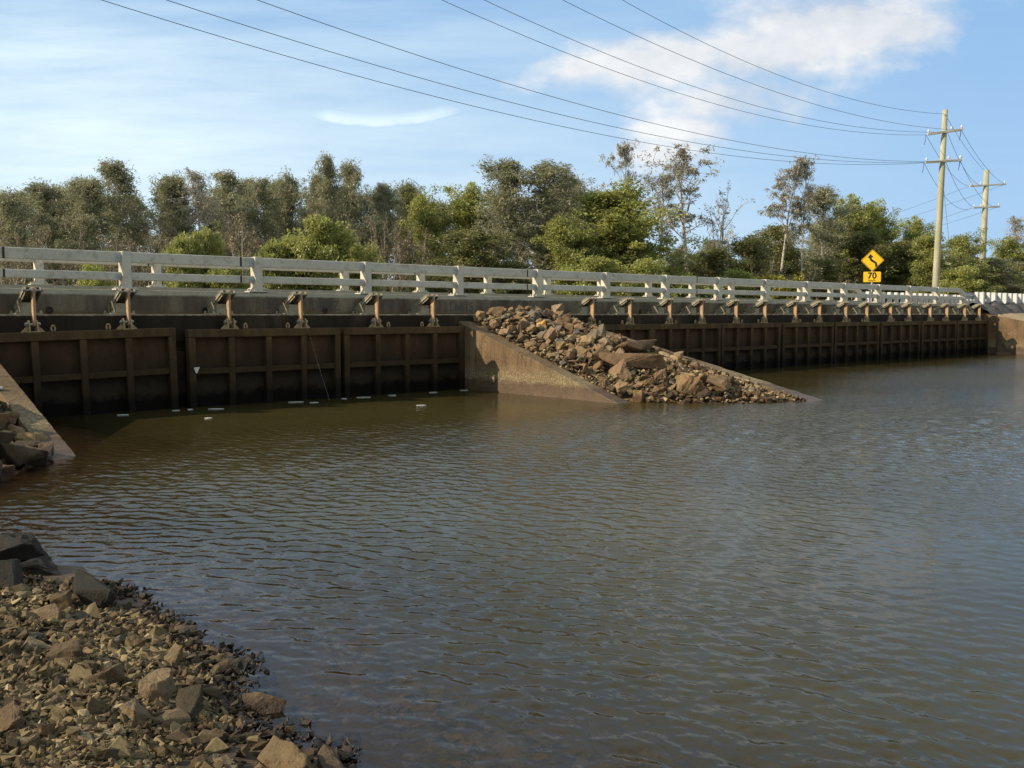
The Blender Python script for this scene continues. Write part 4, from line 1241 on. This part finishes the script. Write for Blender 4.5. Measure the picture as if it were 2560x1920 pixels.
hd = 0.52
dz = 4.13
dia = [(0, -hd), (hd, 0), (0, hd), (-hd, 0)]
b = MB(); b.prism([(x, z + dz) for x, z in rounded_poly(dia, 0.06)], -0.004, 0.004, 'y'); dpl = b.build('diamond_plate', M['sign_yellow'], sg_, origin=(0, 0, 0))
b = MB()
o1 = rounded_poly([(x * 0.955, z * 0.955) for x, z in dia], 0.055); o2 = rounded_poly([(x * 0.915, z * 0.915) for x, z in dia], 0.05)
n_ = len(o1); vs = [(x, -0.0075, z + dz) for x, z in o1] + [(x, -0.0075, z + dz) for x, z in o2] + [(x, -0.005, z + dz) for x, z in o1] + [(x, -0.005, z + dz) for x, z in o2]
fs = []
for i in range(n_):
    j = (i + 1) % n_
    fs += [(i, j, n_ + j, n_ + i), (i, 2 * n_ + i, 2 * n_ + j, j), (n_ + i, n_ + j, 3 * n_ + j, 3 * n_ + i)]
b.add(vs, fs); b.build('border', M['black_paint'], dpl, origin=(0, 0, 0))
# S-curve arrow
cl = [(0.17, -0.30), (0.17, -0.20), (0.14, -0.12), (0.05, -0.055), (-0.05, 0.01), (-0.09, 0.07), (-0.10, 0.14)]
hw = 0.05; Lp, Rp = [], []
for i, p in enumerate(cl):
    a = Vector(cl[max(i - 1, 0)]); c = Vector(cl[min(i + 1, len(cl) - 1)]); dd = (c - a).normalized(); nn = Vector((-dd.y, dd.x))
    Lp.append(Vector(p) + nn * hw); Rp.append(Vector(p) - nn * hw)
b = MB()
for i in range(len(cl) - 1):
    b.prism([(q.x, q.y + dz) for q in (Lp[i], Rp[i], Rp[i + 1], Lp[i + 1])], -0.0075, -0.005, 'y')
b.prism([(q[0], q[1] + dz) for q in [(-0.235, 0.115), (-0.095, 0.30), (0.04, 0.145)]], -0.0078, -0.005, 'y')
b.build('arrow', M['black_paint'], dpl, origin=(0, 0, 0))
pz0, pz1, pw = 3.12, 3.60, 0.385
b = MB(); b.prism(rounded_poly([(-pw, pz0), (pw, pz0), (pw, pz1), (-pw, pz1)], 0.05), -0.016, -0.006, 'y'); spl = b.build('speed_plate', M['sign_yellow'], sg_, origin=(0, 0, 0))
text_mesh('number', '70', 0.40, M['black_paint'], spl, (42.02, 21.45 - 0.018, 3.405), offset=0.012)
text_mesh('unit', 'km/h', 0.155, M['black_paint'], spl, (42.02, 21.45 - 0.018, 3.195), offset=0.002)
b = MB(); b.box(-0.13, -0.02, 0.05, 0.06, 2.75, 3.02); b.box(0.02, 0.13, 0.05, 0.06, 2.75, 3.02); b.box(-0.13, 0.13, 0.0, 0.05, 2.84, 2.88); b.build('bracket', M['white_paint'], sg_, origin=(0, 0, 0))
for ch in sg_.children: ch.location = (0, 0, 0)
sg_.rotation_euler = (0, 0, R(-58))


def insul(b, p, h=0.16):
    p = Vector(p)
    b.tube([p, p + Vector((0, 0, h * 0.3)), p + Vector((0, 0, h * 0.35)), p + Vector((0, 0, h * 0.6)), p + Vector((0, 0, h * 0.65)), p + Vector((0, 0, h))], [0.03, 0.03, 0.065, 0.06, 0.045, 0.03], 8)


ax1 = Vector((1.39, -1.23, 0.0)); ax1.normalize()
pole = empty('power_pole', (50.25, 22.06, 1.0), 'tall grey green timber power pole with two crossarms, right of the yellow sign', 'power pole')
b = MB(); b.tube([(50.20, 22.10, 0.6), (50.24, 22.06, 4), (50.33, 21.99, 9), (50.39, 21.95, 12.33)], [0.185, 0.175, 0.15, 0.132], 14); b.build('shaft', M['wood_pole'], pole, smooth=True)
UPA = [Vector((49.66, 22.59, 11.04)), Vector((51.04, 21.36, 11.29))]; LOA = [Vector((49.62, 22.63, 9.59)), Vector((51.03, 21.36, 9.71))]


def crossarm(root, A, B, ins=(0.03, 0.62, 0.97)):
    A, B = Vector(A), Vector(B); d_ = (B - A).normalized(); n_ = Vector((-d_.y, d_.x, 0)).normalized() * 0.06
    off = n_ * 2.6
    b = MB(); q = []
    for P_ in (A, B):
        for a, z_ in ((1, -0.06), (1, 0.06), (-1, 0.06), (-1, -0.06)): q.append(P_ - off + n_ * a + Vector((0, 0, z_)))
    b.add(q, [(0, 1, 2, 3), (7, 6, 5, 4), (0, 4, 5, 1), (1, 5, 6, 2), (2, 6, 7, 3), (3, 7, 4, 0)])
    arm = b.build('crossarm', M['wood_arm'], root, 0.008)
    for u in ins:
        b = MB(); insul(b, A.lerp(B, u) - off + Vector((0, 0, 0.05)), 0.2); b.build('insulator', M['porcelain'], arm, origin=root.location)
    return arm


crossarm(pole, *UPA, ins=(0.03, 0.68, 0.97)); crossarm(pole, *LOA, ins=(0.03, 0.64, 0.97))
b = MB()
for A, B in (UPA, LOA):
    for P_ in (A, B):
        d_ = Vector((-0.35, -0.1, 0))
        b.tube([P_ + d_ * 0.2, P_ + d_ * 0.45 + Vector((0, 0, -0.28)), P_ + Vector((0.05, 0.1, -0.5)), P_ + Vector((0.25, 0.15, -0.3)), P_ + Vector((0.3, 0.15, 0))], 0.012, 5)
b.build('jumper_loop', M['wire'], pole)
b = MB(); b.cyl((50.1, 21.85, 12.05), (50.38, 21.96, 12.1), 0.03, 8); b.build('insulator', M['porcelain'], pole)

p2 = empty('power_pole', (73.57, 28.93, 1.0), 'more distant timber power pole with two crossarms at the far right', 'power pole')
b = MB(); b.tube([(73.55, 28.95, 0.6), (73.62, 28.88, 7), (73.66, 28.86, 12.36)], [0.24, 0.22, 0.19], 12); b.build('shaft', M['wood_pole'], p2, smooth=True)
UPB = [Vector((72.7, 29.72, 11.15)), Vector((74.7, 27.92, 11.3))]; LOB = [Vector((72.92, 29.52, 9.55)), Vector((74.41, 28.18, 9.64))]
crossarm(p2, *UPB, ins=(0.04, 0.3, 0.96)); crossarm(p2, *LOB, ins=(0.04, 0.3, 0.96))


def wire(name, pts, label, r=0.011, group=None):
    b = MB(); b.tube(pts, r, 5)
    tag(b.build(name, M['wire'], None, origin=pts[len(pts) // 2], smooth=True), label, 'wire', group)


WR = [('lowest of the seven overhead wires, to the lower crossarm\'s left end', (0.00282, -0.1459, 9.88397), 23.0, LOA[0]),
      ('second lowest overhead wire, to the lower crossarm beside the pole', (0.00278, -0.14905, 10.10518), 22.2, LOA[0].lerp(LOA[1], 0.6)),
      ('third lowest overhead wire, to the lower crossarm\'s right end', (0.0030, -0.17288, 10.72506), 21.36, LOA[1]),
      ('overhead wire to the left end of the near pole\'s upper crossarm', (0.00414, -0.27957, 14.71905), 22.9, UPA[0]),
      ('overhead wire to the middle of the near pole\'s upper crossarm', (0.00423, -0.2916, 15.1165), 22.2, UPA[0].lerp(UPA[1], 0.6)),
      ('overhead wire to the right end of the near pole\'s upper crossarm', (0.00412, -0.30404, 16.08692), 21.36, UPA[1]),
      ('topmost overhead wire, meeting the near pole just below its tip', (0.00533, -0.40758, 19.17804), 21.9, Vector((50.15, 21.88, 12.08)))]
for lab, c, tt, e in WR:
    ss = np.linspace(-5, e.x, 46)
    pts = []
    for s_ in ss:
        f = max(0, (s_ - 30) / (e.x - 30)); f = f * f
        z_ = np.polyval(c, s_); ze = np.polyval(c, e.x)
        pts.append((s_, tt + (e.y - tt) * f, z_ + (e.z - ze) * f))
    wire('power_line', pts, lab, 0.0085, 'wires running from the near pole out over the bridge')


def sagw(a, c, sag, n_=20):
    a, c = Vector(a), Vector(c)
    return [tuple(a.lerp(c, u) + Vector((0, 0, -4 * sag * u * (1 - u)))) for u in np.linspace(0, 1, n_)]


for A, B, sg2, lab in [(UPA[0], UPB[0], 0.5, 'wire between the two poles, left end of upper crossarms'), (UPA[0].lerp(UPA[1], 0.6), UPB[0].lerp(UPB[1], 0.35), 0.6, 'wire between the two poles, middle of upper crossarms'),
                       (UPA[1], UPB[1], 0.4, 'wire between the two poles, right end of upper crossarms'), (LOA[0], LOB[0], 0.9, 'wire between the two poles, left end of lower crossarms'),
                       (LOA[0].lerp(LOA[1], 0.6), LOB[0].lerp(LOB[1], 0.35), 0.8, 'wire between the two poles, middle of lower crossarms'), (LOA[1], LOB[1], 0.7, 'wire between the two poles, right end of lower crossarms'),
                       (Vector((50.4, 21.95, 12.1)), Vector((73.6, 28.86, 12.2)), 0.25, 'wire between the tips of the two poles')]:
    wire('power_line', sagw(A, B, sg2), lab, 0.010, 'wires between the two power poles')
for i, (A, dz_) in enumerate([(UPB[0], 0), (UPB[1], 0), (LOB[0], 0), (LOB[1], 0)]):
    B = Vector((A.x + 38, A.y + 62, A.z - 1.0))
    wire('power_line', sagw(A, B, 2.0), 'thin wire from the distant pole\'s %s crossarm, %s end, down behind trees' % (('upper', 'upper', 'lower', 'lower')[i], ('left', 'right', 'left', 'right')[i]), 0.01, 'thin wires leaving the distant pole')
wire('stay_wire', [tuple(at_depth(2360, 478, 52)), tuple(at_depth(2372, 600, 52)), tuple(at_depth(2374, 720, 52))], 'thin stay wire hanging just right of the near power pole', 0.009)

# ------------------------------------------------------------------ trees
def tubes_np(paths, nsides=5):
    Vs, Fs = [], []; base = 0
    for pts, rad in paths:
        pts = np.asarray(pts, float); rad = np.asarray(rad, float); m_ = len(pts)
        d_ = np.gradient(pts, axis=0); d_ /= np.linalg.norm(d_, axis=1, keepdims=True) + 1e-9
        ref = np.where(np.abs(d_[:, 2:3]) > 0.9, np.array([[1.0, 0.1, 0]]), np.array([[0, 0.1, 1.0]]))
        u_ = np.cross(d_, ref); u_ /= np.linalg.norm(u_, axis=1, keepdims=True) + 1e-9
        w_ = np.cross(d_, u_)
        a = np.arange(nsides) * 2 * pi / nsides
        ring = pts[:, None, :] + rad[:, None, None] * (u_[:, None, :] * np.cos(a)[None, :, None] + w_[:, None, :] * np.sin(a)[None, :, None])
        Vs.append(ring.reshape(-1, 3))
        i = np.arange(m_ - 1)[:, None]; j = np.arange(nsides)[None, :]; j2 = (j + 1) % nsides
        Fs.append(np.stack([base + i * nsides + j, base + i * nsides + j2, base + (i + 1) * nsides + j2, base + (i + 1) * nsides + j], -1).reshape(-1, 4))
        base += m_ * nsides
    return np.concatenate(Vs), np.concatenate(Fs)


def curve_path(rg_, p0, d0, L, n_=6, wob=0.15, upb=0.25, sag=0.0):
    pts = [np.array(p0, float)]; d_ = np.array(d0, float); d_ /= np.linalg.norm(d_)
    for i in range(n_ - 1):
        d_ = d_ + rg_.normal(0, wob, 3) + np.array([0, 0, upb / n_])
        d_ /= np.linalg.norm(d_)
        pts.append(pts[-1] + d_ * L / (n_ - 1))
    return np.array(pts)


def gen_tree(seed, W=2.2, lo=0.3, nl=24, ns=4, r0=0.13, leafn=55, ll=0.30, lw=0.075, rc=0.45, droop=0.5, prof='oval', stems=1, upang=(15, 55), twig=1.0, cl_per=1.0, wob=0.12):
    """a tree 10 units high: returns trunk arrays and crown arrays"""
    g = np.random.default_rng(seed); Hh = 10.0
    paths = []; clumps = []
    for st in range(stems):
        p0 = np.array([g.normal(0, 0.35), g.normal(0, 0.35), -0.3]) if stems > 1 else np.array([0, 0, -0.3])
        hs = Hh * (g.uniform(0.72, 1.0) if stems > 1 and st else 0.97)
        lean = np.array([g.normal(0, 0.05), g.normal(0, 0.05), 1.0]) if stems == 1 else np.array([g.normal(0, 0.17), g.normal(0, 0.17), 1.0])
        tr = curve_path(g, p0, lean, hs, 12, 0.045, 0.3)
        tr[:, 2] *= hs / tr[-1, 2]
        rad = r0 * (1 - np.linspace(0, 1, 12)) ** 0.8 + 0.012
        paths.append((tr, rad))
        clumps.append((tr[-1], 0.7)); clumps.append((tr[-2], 0.9))
        for i in range(max(3, nl // stems)):
            u = lo + (0.96 - lo) * ((i + g.uniform(0, 1)) / max(3, nl // stems))
            k = u * 11; i0 = int(k); f = k - i0
            q = tr[i0] * (1 - f) + tr[min(i0 + 1, 11)] * f
            v_ = (u - lo) / (1 - lo)
            if prof == 'oval': ww = math.sin(min(1, v_ * 0.86 + 0.16) * pi) ** 0.7
            elif prof == 'cone': ww = (1 - v_) * 0.9 + 0.14
            elif prof == 'flat': ww = 0.35 + 0.65 * min(1, v_ * 1.5) if v_ < 0.85 else 0.75
            else: ww = math.sqrt(max(0.05, 1 - (v_ * 0.98) ** 2))
            L = W * ww * g.uniform(0.45, 1.25)
            az = i * 2.399 + g.uniform(-0.5, 0.5); el = R(g.uniform(*upang)) + 0.35 * v_
            d0 = (cos(az) * cos(el), sin(az) * cos(el), sin(el))
            rb = max(0.014, r0 * (1 - u) ** 0.8 * 0.55 + 0.008)
            lp = curve_path(g, q, d0, L, 7, wob, 0.35)
            paths.append((lp, np.linspace(rb, 0.009, 7)))
            clumps.append((lp[-1], 1.0))
            if g.random() < 0.7 * cl_per: clumps.append((lp[4], 0.8))
            for j in range(ns):
                k2 = int(g.integers(2, 7))
                dd = (lp[min(k2, 6)] - lp[max(k2 - 1, 0)]); dd /= np.linalg.norm(dd) + 1e-9
                dd = dd + g.normal(0, 0.6, 3); Ls = L * g.uniform(0.22, 0.5)
                sp = curve_path(g, lp[min(k2, 6)], dd, Ls, 4, wob, 0.3)
                if twig > g.random(): paths.append((sp, np.linspace(max(0.008, rb * 0.45), 0.006, 4)))
                clumps.append((sp[-1], 0.8))
    tv, tf = tubes_np(paths, 5)
    C, Dd, Rd, tint = [], [], [], []
    for c, k in clumps:
        if g.random() > cl_per: continue
        n_ = max(4, int(leafn * k * g.uniform(0.6, 1.3)))
        r_ = rc * g.uniform(0.45, 1.4)
        off = g.normal(0, 1, (n_, 3)); off /= np.linalg.norm(off, axis=1, keepdims=True)
        off *= (g.uniform(0, 1, (n_, 1)) ** 0.45) * r_ * np.array([1, 1, 0.72])
        C.append(c + off)
        out = off / (np.linalg.norm(off, axis=1, keepdims=True) + 1e-6)
        dl = out * 0.7 + g.normal(0, 0.6, (n_, 3)) + np.array([0, 0, -droop]); Dd.append(dl)
        Rd.append(g.uniform(0.65, 1.3, n_)); tint.append(np.clip(g.uniform(0.1, 0.9) + g.normal(0, 0.12, n_), 0, 1))
    C = np.concatenate(C); Dd = np.concatenate(Dd); Rd = np.concatenate(Rd); tint = np.concatenate(tint)
    Dd /= np.linalg.norm(Dd, axis=1, keepdims=True)
    rnd = g.normal(0, 1, C.shape); sd = np.cross(Dd, rnd); sd /= np.linalg.norm(sd, axis=1, keepdims=True)
    a = Dd * (ll * 0.5 * Rd)[:, None]; b_ = sd * (lw * 0.5 * Rd)[:, None]
    V = np.stack([C - a, C - a * 0.1 + b_, C + a, C - a * 0.1 - b_], 1).reshape(-1, 3)
    Q = np.arange(len(V)).reshape(-1, 4)
    ext = np.percentile(np.hypot(C[:, 0], C[:, 1]), 93)
    return tv, tf, V, Q, np.repeat(tint, 4), ext, C[:, 2].max()


TREE = {}


def tree_proto(kind, leaf, bark, **k):
    tv, tf, V, Q, ti, ext, zmax = gen_tree(**k)
    tm = bpy.data.meshes.new('trunk'); quad_mesh(tm, tv, tf); tm.materials.append(M[bark]); tm.polygons.foreach_set('use_smooth', np.ones(len(tf), dtype=bool))
    cm = bpy.data.meshes.new('crown'); quad_mesh(cm, V, Q); fattr(cm, 'tint', ti); cm.materials.append(M[leaf])
    TREE.setdefault(kind, []).append((tm, cm, ext, zmax))


for i in range(8):
    tree_proto('oak', 'leaf_olive', 'trunk_pale', seed=100 + i, W=1.75, lo=0.30 + 0.05 * (i % 3), nl=44, ns=5, r0=0.10, leafn=52, ll=0.21, lw=0.045, rc=0.47, droop=0.15, prof='oval', upang=(20, 60))
for i in range(2):
    tree_proto('pale', 'leaf_grey', 'trunk_pale', seed=130 + i, W=2.3, lo=0.3, nl=26, ns=5, leafn=36, ll=0.22, lw=0.045, rc=0.42, droop=0.2, prof='oval', upang=(25, 65))
for i in range(3):
    tree_proto('green', 'leaf_green', 'trunk_brown', seed=150 + i, W=3.2, lo=0.16, nl=44, ns=4, leafn=140, ll=0.19, lw=0.10, rc=0.74, droop=0.2, prof='dome', upang=(5, 50))
for i in range(2):
    tree_proto('dark', 'leaf_dark', 'trunk_brown', seed=170 + i, W=2.9, lo=0.12, nl=46, ns=4, leafn=95, ll=0.21, lw=0.09, rc=0.68, droop=0.3, prof='dome', upang=(5, 50))
for i in range(3):
    tree_proto('gum', 'leaf_grey', 'trunk_pale', seed=193 + i, W=1.9, lo=0.50, nl=17, ns=5, r0=0.11, leafn=44, ll=0.22, lw=0.055, rc=0.36, droop=0.3, prof='oval', upang=(30, 65), cl_per=0.85, wob=0.2)
for i in range(2):
    tree_proto('bare', 'leaf_grey', 'trunk_pale', seed=213 + i, W=2.4, lo=0.22, nl=22, ns=6, r0=0.10, leafn=9, ll=0.26, lw=0.06, rc=0.3, droop=0.2, prof='oval', upang=(35, 65), cl_per=0.6, wob=0.2, stems=2)
for i in range(3):
    tree_proto('bush', 'leaf_green', 'trunk_brown', seed=230 + i, W=4.6, lo=0.06, nl=34, ns=4, r0=0.16, leafn=190, ll=0.33, lw=0.19, rc=1.4, droop=0.1, prof='dome', stems=3, upang=(5, 45))
for i in range(2):
    tree_proto('thicket', 'leaf_dry', 'trunk_pale', seed=250 + i, W=2.2, lo=0.3, nl=36, ns=4, r0=0.085, leafn=12, ll=0.35, lw=0.10, rc=0.6, droop=0.0, prof='oval', stems=7, upang=(30, 70))
tree_proto('flower', 'leaf_yellow', 'trunk_brown', seed=270, W=5.5, lo=0.05, nl=32, ns=4, r0=0.12, leafn=50, ll=0.8, lw=0.55, rc=1.4, droop=0.0, prof='dome', stems=4, upang=(5, 45))
NAME = {'oak': ('swamp_tree', 'tree'), 'pale': ('pale_tree', 'tree'), 'green': ('leafy_tree', 'tree'), 'dark': ('dark_tree', 'tree'), 'gum': ('slender_tree', 'tree'), 'bare': ('bare_tree', 'tree'),
        'bush': ('green_bush', 'bush'), 'thicket': ('dry_shrub', 'shrub'), 'flower': ('flowering_shrub', 'shrub')}
SEEN = {}
WIDEN = {'oak': 1.18, 'pale': 1.2, 'green': 1.12, 'dark': 1.15, 'gum': 1.1}


def plant(kind, px, py, hw_px, D, label, group=None, var=None, gz_=1.1):
    lst_ = TREE[kind]; n_ = SEEN.get(kind, 0); SEEN[kind] = n_ + 1
    tm, cm, ext, zmax = lst_[n_ % len(lst_) if var is None else var]
    p = at_depth(px, py, D); h = p.z - gz_
    name, cat = NAME[kind]
    root = empty(name, (p.x, p.y, gz_), label, cat, group)
    hw_m = hw_px * D / 2330 * WIDEN.get(kind, 1.0)
    root.scale = (hw_m / ext, hw_m / ext, h / zmax)
    root.rotation_euler = (0, 0, (n_ * 2.1) % 6.28)
    link('trunk', tm, None, root); link('crown', cm, None, root)
    return root


GB = 'trees in the wood behind the bridge'
# (kind, x, top y, half width px, depth, label)
TL = [
    ('oak', 35, 458, 62, 40, 'olive green tree at the very left edge behind the bridge'),
    ('oak', 100, 442, 60, 44, 'grey olive tree second from the left edge, with a rounded top'),
    ('oak', 165, 436, 62, 42, 'broad olive tree left of the tall pointed one'),
    ('oak', 240, 442, 55, 46, 'olive tree just left of the tall pointed one'),
    ('oak', 328, 398, 58, 44, 'tall pointed olive tree rising above its neighbours on the left'),
    ('oak', 418, 432, 55, 46, 'olive tree right of the tall pointed one'),
    ('pale', 505, 424, 68, 45, 'pale grey half bare tree among the olive trees on the left'),
    ('oak', 575, 422, 46, 48, 'olive tree just right of the pale grey half bare one'),
    ('oak', 638, 436, 40, 46, 'narrow olive tree between the pale tree and the twin peaks'),
    ('oak', 692, 412, 40, 48, 'slim olive tree with a small knob at its top'),
    ('oak', 765, 424, 42, 47, 'olive tree left of the tall twin trees'),
    ('oak', 828, 386, 46, 46, 'left one of the two tall twin trees left of centre'),
    ('oak', 898, 390, 54, 47, 'right one of the two tall twin trees left of centre'),
    ('oak', 965, 446, 46, 48, 'dark olive tree right of the tall twin trees'),
    ('dark', 1030, 442, 48, 52, 'dark tree with a small pointed top before the green pair'),
    ('green', 1100, 462, 75, 50, 'left of two rounded green trees near the centre'),
    ('green', 1172, 452, 72, 51, 'right of two rounded green trees near the centre'),
    ('oak', 1285, 390, 66, 46, 'tall brownish olive tree with a broad top at centre'),
    ('oak', 1352, 398, 70, 46, 'wide brownish tree with forked pale trunk at centre'),
    ('oak', 1425, 420, 55, 50, 'olive tree right of the wide brownish one'),
    ('oak', 1490, 462, 40, 52, 'short olive tree left of the big bright green tree'),
    ('gum', 1556, 336, 46, 52, 'tall lone tree with an open tufted crown above the big green tree'),
    ('green', 1560, 446, 128, 46, 'biggest bright green tree right of centre'),
    ('green', 1455, 520, 85, 44, 'bright green spreading lower tree at the left of the biggest green one'),
    ('pale', 1655, 428, 62, 52, 'grey thin leaved tree right of the biggest green tree'),
    ('gum', 1728, 356, 74, 54, 'tall open grey tree with many bare branches'),
    ('bare', 1795, 452, 60, 55, 'nearly bare grey tree beside the tall open one'),
    ('bare', 1850, 482, 56, 57, 'nearly bare grey tree left of the white trunked pair'),
    ('gum', 1952, 390, 52, 58, 'slender white trunked tree, left of a pair'),
    ('gum', 2012, 376, 48, 58, 'slender white trunked tree, right of a pair, with a tufted tip'),
    ('dark', 1960, 560, 80, 62, 'dark green tree behind the white trunked pair'),
    ('oak', 2062, 464, 58, 66, 'dark olive tree left of the green slope of trees'),
    ('green', 2128, 482, 56, 70, 'highest green tree of the sloping row at the right'),
    ('green', 2192, 494, 54, 72, 'second green tree of the sloping row at the right'),
    ('green', 2240, 518, 54, 72, 'third green tree of the sloping row at the right'),
    ('green', 2288, 538, 46, 74, 'lowest green tree of the sloping row at the right'),
    ('dark', 2130, 570, 90, 66, 'dark tree behind the yellow sign'),
    ('dark', 2235, 600, 80, 68, 'dark tree between the yellow sign and the power pole'),
    ('green', 2335, 572, 52, 64, 'green tree right behind the near power pole'),
    ('green', 2452, 568, 62, 66, 'green tree hiding the foot of the distant power pole'),
    ('dark', 2400, 640, 70, 62, 'low dark tree right of the near power pole'),
    ('green', 2520, 590, 52, 72, 'green tree near the right edge'),
    ('pale', 2556, 536, 40, 74, 'grey thin leaved tree at the right edge'),
    ('oak', 2560, 640, 70, 66, 'olive tree low at the right edge'),
]
for kd, x, y, hw_, D, lab in TL: plant(kd, x, y, hw_, D, lab, GB)
BL = [
    ('bush', 462, 574, 50, 34, 'bright green bush behind the railing, third of the way from the left'),
    ('bush', 520, 566, 42, 35, 'bright green pointed bush touching another on the left'),
    ('bush', 232, 652, 42, 31, 'small bright green bush low behind the left railing bay'),
    ('bush', 690, 590, 52, 37, 'green bush left of the large round one'),
    ('bush', 800, 538, 92, 38, 'large round bright green bush left of centre'),
    ('bush', 900, 600, 62, 40, 'green bush at the right side of the large round one'),
    ('bush', 575, 640, 52, 34, 'low green bush between railing posts on the left'),
    ('dark', 1190, 572, 88, 42, 'low dark green tree at centre just above the railing'),
    ('dark', 1110, 640, 60, 41, 'low dark tree left of the one at centre'),
    ('dark', 1290, 650, 55, 42, 'small dark tree right of the one at centre'),
    ('bush', 1480, 640, 90, 41, 'yellow green bush under the biggest green tree'),
    ('bush', 1610, 640, 70, 43, 'green bush right below the biggest green tree'),
    ('bush', 1700, 660, 62, 46, 'green bush behind the railing right of the biggest green tree'),
    ('dark', 1770, 610, 66, 50, 'dark bushy tree under the nearly bare ones'),
    ('dark', 1860, 590, 62, 54, 'dark bushy tree left of the white trunks'),
    ('bush', 1830, 672, 60, 48, 'green bush left of the flowering shrub'),
    ('flower', 1965, 684, 55, 46, 'yellow flowering shrub behind the railing below the white trunks'),
    ('flower', 1890, 692, 40, 48, 'smaller yellow green shrub left of the flowering one'),
    ('dark', 2050, 640, 60, 58, 'dark shrubby tree left of the yellow sign'),
    ('bush', 2390, 660, 60, 60, 'green bush right of the near power pole'),
]
for kd, x, y, hw_, D, lab in BL: plant(kd, x, y, hw_, D, lab)
# dry undergrowth behind the railing
DX = [(20, 600), (90, 560), (150, 610), (290, 570), (360, 600), (420, 580), (610, 530), (640, 580), (740, 640), (960, 540), (1010, 560), (1060, 600), (1340, 560), (1390, 540), (1560, 690), (1660, 700), (1750, 690), (1900, 640), (2000, 660), (2100, 690)]
WHERE = ['at the left edge', 'second from the left edge', 'under the broad olive tree', 'under the tall pointed tree', 'right of the tall pointed tree', 'left of the bright green bush', 'between the pale tree and the large round bush',
         'left of the large round bush', 'in front of the large round bush', 'right of the large round bush', 'left of the low dark tree at centre', 'below the dark pointed tree', 'under the wide brownish tree', 'left of the biggest green tree',
         'in front of the biggest green tree', 'right of the biggest green tree', 'under the tall open grey tree', 'left of the white trunks', 'right of the white trunks', 'left of the yellow sign']
for (x, y), wh in zip(DX, WHERE):
    plant('thicket', x, y, 62, 33 + x * 0.011, 'dry brown shrub behind the railing, ' + wh, 'dry shrubs behind the railing')
# second rank of trees deeper in the wood (they fill the gaps low down)
ORDT = 0
r2 = random.Random(77)
BK = []
for i in range(52):
    x = -40 + i * 46 + r2.uniform(-16, 16)
    if x > 2300: break
    ytop = np.interp(x, [0, 300, 600, 900, 1200, 1500, 1700, 1900, 2100, 2300], [475, 450, 450, 440, 455, 480, 610, 620, 540, 590]) + r2.uniform(-22, 45)
    D = np.interp(x, [0, 1200, 2300], [56, 62, 84])
    kd = r2.choice(['oak', 'oak', 'dark', 'oak'])
    nm = TL[min(range(len(TL)), key=lambda q: abs(TL[q][1] - x))][5]
    plant(kd, x, ytop, r2.uniform(40, 60), D, 'shaded tree behind the %s' % nm.split(' with')[0].split(',')[0], 'shaded trees deep in the wood')

# far wood closing the view behind everything
fv = []
pts_, psz = [], []
gq = np.random.default_rng(8)
NQ = 26000
ang = gq.uniform(R(8), R(100), NQ); rad = gq.uniform(92, 112, NQ)
hh = gq.uniform(0, 1, NQ) ** 0.8 * (5.2 + 2.2 * np.array([vnoise(np.array(a * 26.0), np.array(3.3)) * 2 for a in ang]))
C = np.stack([rad * np.cos(ang), rad * np.sin(ang), 1.0 + hh], -1)
C = C[C[:, 1] > 34]
d1 = gq.normal(0, 1, C.shape); d1 /= np.linalg.norm(d1, axis=1, keepdims=True); d2 = np.cross(d1, gq.normal(0, 1, C.shape)); d2 /= np.linalg.norm(d2, axis=1, keepdims=True)
V = np.stack([C - d1 * 0.55, C + d2 * 0.3, C + d1 * 0.55, C - d2 * 0.3], 1).reshape(-1, 3)
fm = bpy.data.meshes.new('far_wood'); quad_mesh(fm, V, np.arange(len(V)).reshape(-1, 4)); fattr(fm, 'tint', np.repeat(gq.uniform(0, 1, len(C)), 4))
tag(link('far_wood', fm, M['leaf_dark']), 'far dark wood behind the nearer trees', None, None, 'stuff')

# grass on the right bank
gq = np.random.default_rng(18)
n = 1600
gs = gq.uniform(44, 58, n); gt = gq.uniform(14.0, 15.7, n) + (gs - 44) * -0.02
ok = fbm(gs * 0.9, gt * 1.4, 3) > 0.08
gs, gt = gs[ok], gt[ok]
gzv = np.maximum(ground_h(gs, gt), 1.0)
lean = gq.normal(0, 0.10, (len(gs), 2)); hgt = gq.uniform(0.08, 0.25, len(gs))
base = np.stack([gs, gt, gzv - 0.02], -1)
V = np.stack([base + [0.02, 0.01, 0], base - [0.02, 0.01, 0], base + np.stack([lean[:, 0], lean[:, 1], hgt], -1)], 1).reshape(-1, 3)
gm = bpy.data.meshes.new('grass'); quad_mesh(gm, V, np.arange(len(V)).reshape(-1, 3)); fattr(gm, 'tint', np.repeat(gq.uniform(0, 1, len(gs)), 3))
tag(link('grass', gm, M['leaf_green']), 'green grass tufts on the dirt bank right of the bridge', None, None, 'stuff')
